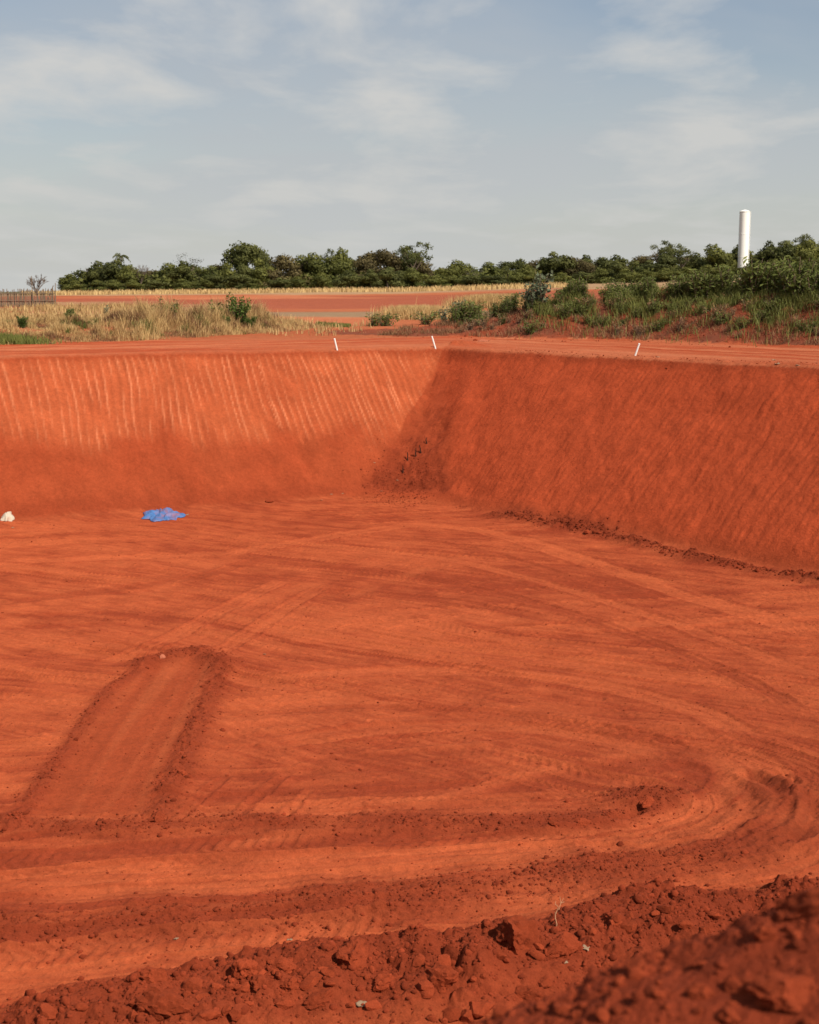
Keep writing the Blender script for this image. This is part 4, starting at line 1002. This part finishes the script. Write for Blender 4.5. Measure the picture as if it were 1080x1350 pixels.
tn = np.clip(.45 + .55 * fbm(x * .45, y * .45, 92, 3) + .25 * (cl - .5) + rg.normal(0, .16, len(x)), 0, 1); br = (fbm(x * .6, y * .6, 93, 3) + .12 * rg.normal(size=len(x))) > .14; gr = (~br) & (fbm(x * .7 + 9, y * .7, 94, 3) > .22)
k = ~(br | gr); grass_stuff('dry_grass', 'tall dry straw coloured grass covering the low bank on the left', x[k], y[k], np.clip(h[k], .1, 1.7), M_GRASS, .011, .5, tn[k])
grass_stuff('dry_weeds', 'rusty brown dead weeds between the dry grass on the left bank', x[br], y[br], np.clip(h[br] * .8, .1, 1.2), M_WEEDY, .012, .6, tn[br])
grass_stuff('green_grass', 'olive green grass mixed into the dry grass on the left bank', x[gr], y[gr], np.clip(h[gr] * .8, .1, 1.0), M_GGRASS, .012, .5, tn[gr] * .7)
n = 9000; x = rg.normal(-18.5, 3.2, n); y = 76 + rg.normal(0, 1.1, n) + (x + 18.5) * .2; grass_stuff('green_grass', 'strip of fresh green grass behind the dry grass near the left edge', x, y, rg.uniform(.35, .75, n), M_GGRASS)
cx_, cy_, cz_ = hit(20, 452); n = 3500; x = cx_ - .6 + rg.normal(0, .8, n); y = cy_ + rg.normal(0, .4, n) + (x - cx_) * .4; grass_stuff('green_grass', 'yellow green grass at the lower left corner of the bank', x, y, rg.uniform(.15, .4, n), M_GGRASS, .016)
cx_, cy_, cz_ = hit(440, 430); n = 3600; x = cx_ + rg.uniform(-1, 1, n) * .95; y = cy_ + rg.normal(0, .55, n); grass_stuff('green_grass', 'low bright green patch on the red soil in the gap between the banks', x, y, rg.uniform(.08, .24, n), M_GGRASS, .016)
n = 5000; x = rg.uniform(-9, -2, n); y = rg.uniform(70, 84, n); k = patchy(x, y, .55, 8, .05, .5); x, y = x[k], y[k]; grass_stuff('dry_grass', 'sparse dry grass on the red soil in the gap', x, y, rg.uniform(.15, .5, len(x)), M_GRASS)
cx_, cy_, cz_ = hit(550, 420); n = 9000; x = cx_ + rg.normal(0, .95, n); y = cy_ + rg.normal(0, .9, n); grass_stuff('dry_grass', 'straw coloured clump of grass at the low end of the earth bank', x, y, rg.uniform(.35, 1.0, n), M_GRASS)
cx_, cy_, cz_ = hit(655, 405); n = 20000; x = cx_ + rg.normal(0, 1.5, n); y = cy_ + rg.normal(0, 1.3, n); k = patchy(x, y, .7, 6, -.5, .2); x, y = x[k], y[k]; grass_stuff('dry_grass', 'tall dry grass on the rising end of the earth bank', x, y, rg.uniform(.4, 1.3, len(x)), M_GRASS)
n = 36000; T = rg.uniform(.0, 1.1, n); O = rg.uniform(-1.5, 3.9, n); pts = np.array([bank_point(a, b) for a, b in zip(T, O)]); x, y = pts[:, 0], pts[:, 1]; k = patchy(x, y, .8, 9, -.25, .45); x, y, O = x[k], y[k], O[k]
grass_stuff('dry_weeds', 'dry brown and reddish weeds on the face of the earth bank', x, y, rg.uniform(.08, .36, len(x)), M_WEEDY, .012, 1.0)
n = 60000; T = rg.uniform(.25, 1.1, n); O = rg.normal(-.2, 1.4, n); pts = np.array([bank_point(a, b) for a, b in zip(T, O)]); x, y = pts[:, 0], pts[:, 1]; k = patchy(x, y, .8, 10, -.3, .3); x, y = x[k], y[k]
grass_stuff('green_weeds', 'green undergrowth between the weeds on the earth bank', x, y, rg.uniform(.2, .75, len(x)), M_GGRASS, .014, .5)
n = 9000; y = rg.uniform(228, 252, n); x = rg.uniform(-.27, .12, n) * y; grass_stuff('field_grass', 'dry grass along the foot of the tree line', x, y, rg.uniform(.3, .8, n), M_GRASS, .06)
n = 12000; y = rg.uniform(86, 135, n); x = rg.uniform(-.32, -.16, n) * y; k = patchy(x, y, .12, 14, -.15, .3); x, y = x[k], y[k]; grass_stuff('field_grass', 'dry grass on the field before the stick fence', x, y, rg.uniform(.2, .6, len(x)), M_GRASS, .035)

# ------------------------------------------------------------------ stick fence at the far left
fx0, fy = (-6 - CU) / F_PX * 137, 137.0; fx1 = (78 - CU) / F_PX * 137
fr = tag(empty('stick_fence', (fx0, fy, gz(fx0, fy))), 'old fence of thin grey sticks with a slanting brace at the left edge', 'fence')
rr = random.Random(4); n = 80
for i in range(n):
    px = (fx1 - fx0) * i / (n - 1); h = rr.uniform(1.35, 1.75) if i < n - 1 else 2.2; zz = gz(fx0 + px, fy) - fr.location.z
    v, f = tube((px + rr.uniform(-.03, .03), rr.uniform(-.05, .05), zz - .1), (px + rr.uniform(-.1, .1), 0, zz + h), .042 if i < n - 1 else .06, .036, 5); link('stick', mesh_np('stick', v, f, M_STICK, None, True), fr)
for q in (.55, 1.25):
    v, f = tube((-.1, -.07, q), (fx1 - fx0, -.07, q), .035, .03, 5); link('rail', mesh_np('rail', v, f, M_STICK), fr)
v, f = tube((fx1 - fx0 - 1.0, -.12, 0), (fx1 - fx0 - .1, -.12, 2.0), .05, .045, 5); link('brace', mesh_np('brace', v, f, M_STICK), fr)
v, f = tube((fx1 - fx0 - 2.1, -.1, -.1), (fx1 - fx0 - 2.15, -.1, 2.9), .05, .04, 5); link('post', mesh_np('post', v, f, M_STICK), fr)

# ------------------------------------------------------------------ water tower
def lathe(prof_, k=40):
    p = np.array(prof_, float); th = np.arange(k) / k * 6.2831853
    v = np.stack([p[:, 0][:, None] * np.cos(th), p[:, 0][:, None] * np.sin(th), np.repeat(p[:, 1][:, None], k, 1)], 2).reshape(-1, 3)
    i = (np.arange(len(p) - 1)[:, None] * k + np.arange(k)[None]).ravel(); j = (np.arange(len(p) - 1)[:, None] * k + (np.arange(k)[None] + 1) % k).ravel()
    return v, np.stack([i, j, j + k, i + k], 1)
TY = 262.0; tx_, ty_, tz_ = at_y(979, 362, TY); tzb = gz(tx_, TY); ttop = at_y(981, 279, TY)[2] - tzb
wt = tag(empty('water_tower', (tx_, TY, tzb)), 'slim white cylindrical water tower rising above the trees', 'water tower')
rt_ = .93
v, f = lathe([(rt_, -.5), (rt_, ttop * .32), (rt_ + .015, ttop * .32 + .02), (rt_ + .015, ttop * .32 + .12), (rt_, ttop * .32 + .14), (rt_, ttop * .66), (rt_ + .015, ttop * .66 + .02), (rt_ + .015, ttop * .66 + .12), (rt_, ttop * .66 + .14), (rt_, ttop)]); o = link('shaft', mesh_np('shaft', v, f, M_WHITE, None, True), wt)
o.data.set_sharp_from_angle(angle=R(30))
v, f = lathe([(rt_ + .05, ttop - .06), (rt_ + .06, ttop + .02), (rt_ * .6, ttop + .22), (.12, ttop + .34), (.01, ttop + .35)]); o = link('cap', mesh_np('cap', v, f, M_WHITE, None, True), wt); o.data.set_sharp_from_angle(angle=R(30))
v, f = tubes([((rt_ + .12, dy_, .5), (rt_ + .12, dy_, ttop), .025, .025) for dy_ in (-.2, .2)] + [((rt_ + .12, -.2, q), (rt_ + .12, .2, q), .015, .015) for q in np.arange(.8, ttop, .4)], 4)
link('ladder', mesh_np('ladder', v, f, M_WHITE), wt)

# ------------------------------------------------------------------ stakes on the rim
def stake(u0, v0, u1, v1, label):
    x, y, zz = hit(u0, v0)
    t = at_y(u1, v1, y - .05)
    r = tag(empty('marker_stake', (x, y, zz)), label, 'stake', 'white stakes along the rim'); d = Vector((t[0] - x, -.05, t[2] - zz))
    v, f = tube((0, 0, 0), tuple(d), .034, .034, 10); a = tube(tuple(-d * .3), (0, 0, 0), .034, .034, 10)
    v = np.concatenate([v, a[0]]); f = np.concatenate([f, a[1] + 20]); link('pipe', mesh_np('pipe', v, f, M_STAKE, None, True), r)
    v, f = tube(tuple(d * .985), tuple(d * 1.012), .040, .036, 10); v = np.concatenate([v, [d * 1.02]])
    f3 = np.array([[10 + i, 10 + (i + 1) % 10, 20] for i in range(10)]); link('end_cap', mesh_np('end_cap', v, [f, f3], M_STAKE, None, True), r)
stake(444.5, 461.5, 441, 446.5, 'white stake leaning left on the rim above the sunlit wall')
stake(574, 459, 569.5, 443.5, 'white stake leaning left exactly above the pit corner')
stake(837.5, 469, 843, 453, 'white stake leaning right on the rim above the darker wall')

# ------------------------------------------------------------------ things lying about
def cloth(name, u, v, wpx, hpx, outline, amp, mat, label, cat, seed, peak=.0, nx=46, ny=30, rz=0.0):
    """a crumpled sheet with an irregular outline and folds, lying on the ground"""
    x, y, zz = hit(u, v + 3); dist = math.hypot(x, y, CAM_Z); Wd = wpx / F_PX * dist; Dp = hpx
    s, t = np.meshgrid(np.linspace(-1, 1, nx), np.linspace(-1, 1, ny)); s, t = s.ravel(), t.ravel()
    a = np.arctan2(t, s); rmax = np.maximum(np.abs(s), np.abs(t)); k = 1 + outline * gnoise(np.cos(a) * 1.6 + seed, np.sin(a) * 1.6, seed) + .3 * outline * gnoise(np.cos(a) * 5, np.sin(a) * 5 + seed, seed + 1)
    rr_ = np.hypot(s, t); sc_ = rmax / (rr_ + 1e-9) * k
    px, py = s * sc_ * Wd / 2, t * sc_ * Dp / 2
    gx, gy = x + px, y + py; zz = ground(gx, gy)
    f1 = 1 - np.abs(gnoise(s * 1.7 + seed, t * 1.1, seed + 3)) * 2; f2 = 1 - np.abs(gnoise(s * 4.1, t * 2.6 + seed, seed + 4)) * 2
    edge = np.clip(1 - rmax ** 4, 0, 1)
    h = .02 + amp * edge * (.55 * np.clip(f1, 0, 1) + .3 * np.clip(f2, 0, 1)) + peak * np.clip(1 - rr_ * 1.05, 0, 1)
    z0_ = gz(x, y); vv = np.stack([px, py, zz - z0_ + h], 1)
    i = (np.arange(ny - 1)[:, None] * nx + np.arange(nx - 1)[None]).ravel(); ff = np.stack([i, i + 1, i + nx + 1, i + nx], 1)
    o = link(name, mesh_np(name, vv, ff, mat, None, True)); o.location = (x, y, z0_); so = o.modifiers.new('thickness', 'SOLIDIFY'); so.thickness = .006
    return tag(o, label, cat)
cloth('blue_tarpaulin', 214, 678, 46, 1.7, .42, .22, M_TARP, 'crumpled bright blue tarpaulin at the foot of the sunlit wall', 'tarpaulin', 5)
cloth('cream_sack', 11, 681, 16, .6, .35, .12, M_SACK, 'crumpled cream sack lying at the left edge below the sunlit wall', 'sack', 9, .16, 26, 20)
def scrap(u, v, px, zg, label, seed, dim=.5, name='paper_scrap', mat=None, cat='litter'):
    x, y, zz = hit(u, v)
    dist = math.sqrt(x * x + y * y + (8 - zz) ** 2); s = px / F_PX * dist * .42; rg = np.random.default_rng(seed)
    nx = 7; gx, gy = np.meshgrid(np.linspace(-1, 1, nx), np.linspace(-1, 1, nx)); gx, gy = gx.ravel(), gy.ravel()
    k = 1 + .25 * gnoise(gx * 1.5 + seed, gy * 1.5, seed); h = .35 * gnoise(gx * 1.3 + seed, gy * 1.3, seed + 2) + .1
    v_ = np.stack([gx * k * s, gy * k * s * dim * 1.6, h * s], 1); i = (np.arange(nx - 1)[:, None] * nx + np.arange(nx - 1)[None]).ravel()
    o = link(name, mesh_np(name, v_, np.stack([i, i + 1, i + nx + 1, i + nx], 1), mat or M_LITTER, None, True)); o.location = (x, y, zz + .01); o.rotation_euler = (rg.uniform(-.2, .2), rg.uniform(-.2, .2), rg.uniform(-.5, .5))
    so = o.modifiers.new('thickness', 'SOLIDIFY'); so.thickness = .004
    return tag(o, label, cat)
LG = []
for i, a in enumerate(((478, 1325, 18, .5, 'pale torn scrap low on the ridge below the middle clods'), (772, 1251, 11, .4, 'pale scrap among clods right of the pale twig'), (746, 1271, 6, .4, 'tiny white scrap on the ridge below the pale twig'),
          (232, 1239, 6, .1, 'small white scrap in the crumbs above the ridge'), (382, 1240, 8, .1, 'small cream scrap in the crumbs above the flattish clod'), (867, 471, 5, 5.35, 'white scrap on the rim just right of the leaning stake'),
          (1025, 480, 7, 5.35, 'white scrap on the rim near the right edge'), (1052, 482, 5, 5.35, 'last white scrap on the rim at the right edge'), (1020, 475, 6, 5.35, 'pale scrap on the track above the white rim scrap'),
          (31, 440, 5, 5.6, 'white scrap in the dry grass near the left edge'), (68, 453, 7, 5.5, 'pale scrap at the edge of the dry grass'), (247, 679, 5, .05, 'white speck of litter right of the blue tarpaulin'),
          (17, 696, 4, .0, 'white speck of litter below the cream sack'), (349, 863, 4, 0, 'white speck of litter right of the scraped strip'), (420, 439, 6, 5.35, 'pale scrap on the track in the gap'), (885, 424, 7, 6.2, 'pale pinkish scrap on the face of the bank'))):
    scrap(a[0], a[1], a[2], a[3], a[4], 40 + i)
x, y = at(633, 449, 5.37)
scrap(638, 450, 16, 5.35, 'flattened pinkish bag lying on the track right of the corner stake', 77, .6, 'flattened_bag', M_CLODD)
clod(627, 449, 7, 'dark clod touching the flattened bag on the track', None, False, zg=5.35, seed=71)
# fine white rubbish and stones at the foot of the corner
for i, (u, v) in enumerate(((437, 652), (452, 651), (424, 660), (503, 648), (524, 634), (494, 611))):
    scrap(u, v, 3.2, .3, 'whitish scrap in the fallen soil at the pit corner', 100 + i, .5)['group'] = 'scraps at the pit corner'
# roots hanging from the wall beside the corner
for i, (u0, v0, v1, lb) in enumerate(((531, 622, 612, 'lowest hanging dark root on the wall beside the corner'), (538, 606, 594, 'second hanging dark root from the corner'), (548, 601, 588, 'third hanging dark root from the corner'),
                                      (555, 596, 585, 'fourth hanging dark root from the corner'), (563, 584, 575, 'highest hanging dark root on the wall beside the corner'))):
    # step along the view until the wall is met
    c = hit(u0, v0)
    hgt = (v0 - v1) / F_PX * c[1] * .95; rr = random.Random(i); L = []; p = Vector((0, -.06, -.05)); px = .035
    for k in range(5):
        q = p + Vector((rr.uniform(-.025, .02), rr.uniform(.0, .03), hgt / 5)); L.append((tuple(p), tuple(q), px, px * .85)); px *= .85; p = q
    v, f = tubes(L, 6); o = link('root', mesh_np('root', v, f, M_ROOT, None, True)); o.location = c; tag(o, lb, 'root', 'roots in the pit wall')
# pale twig standing on the ridge
x, y, zz = hit(733, 1226)
px_ = math.sqrt(x * x + y * y + (8 - zz) ** 2) / F_PX; rr = random.Random(8)
pts = [(0, 0), (1, 8), (-1, 16), (-1, 22), (3, 28), (6, 33)]
L = [((a[0] * px_, 0, a[1] * px_ - .02), (b[0] * px_, .01 * i, b[1] * px_), .0085 - .001 * i, .0085 - .001 * (i + 1)) for i, (a, b) in enumerate(zip(pts, pts[1:]))]
for a, b in (((6, 33), (5, 41)), ((6, 33), (10, 39)), ((3, 28), (-1, 31)), ((6, 33), (11, 34)), ((-1, 31), (0, 35))): L.append(((a[0] * px_, .04, a[1] * px_), (b[0] * px_, .06, b[1] * px_), .004, .0022))
v, f = tubes(L, 6); tw = link('twig', mesh_np('twig', v, f, M_TWIG, None, True)); tw.location = (x, y, zz); tag(tw, 'pale dry twig standing upright on the long ridge', 'twig')
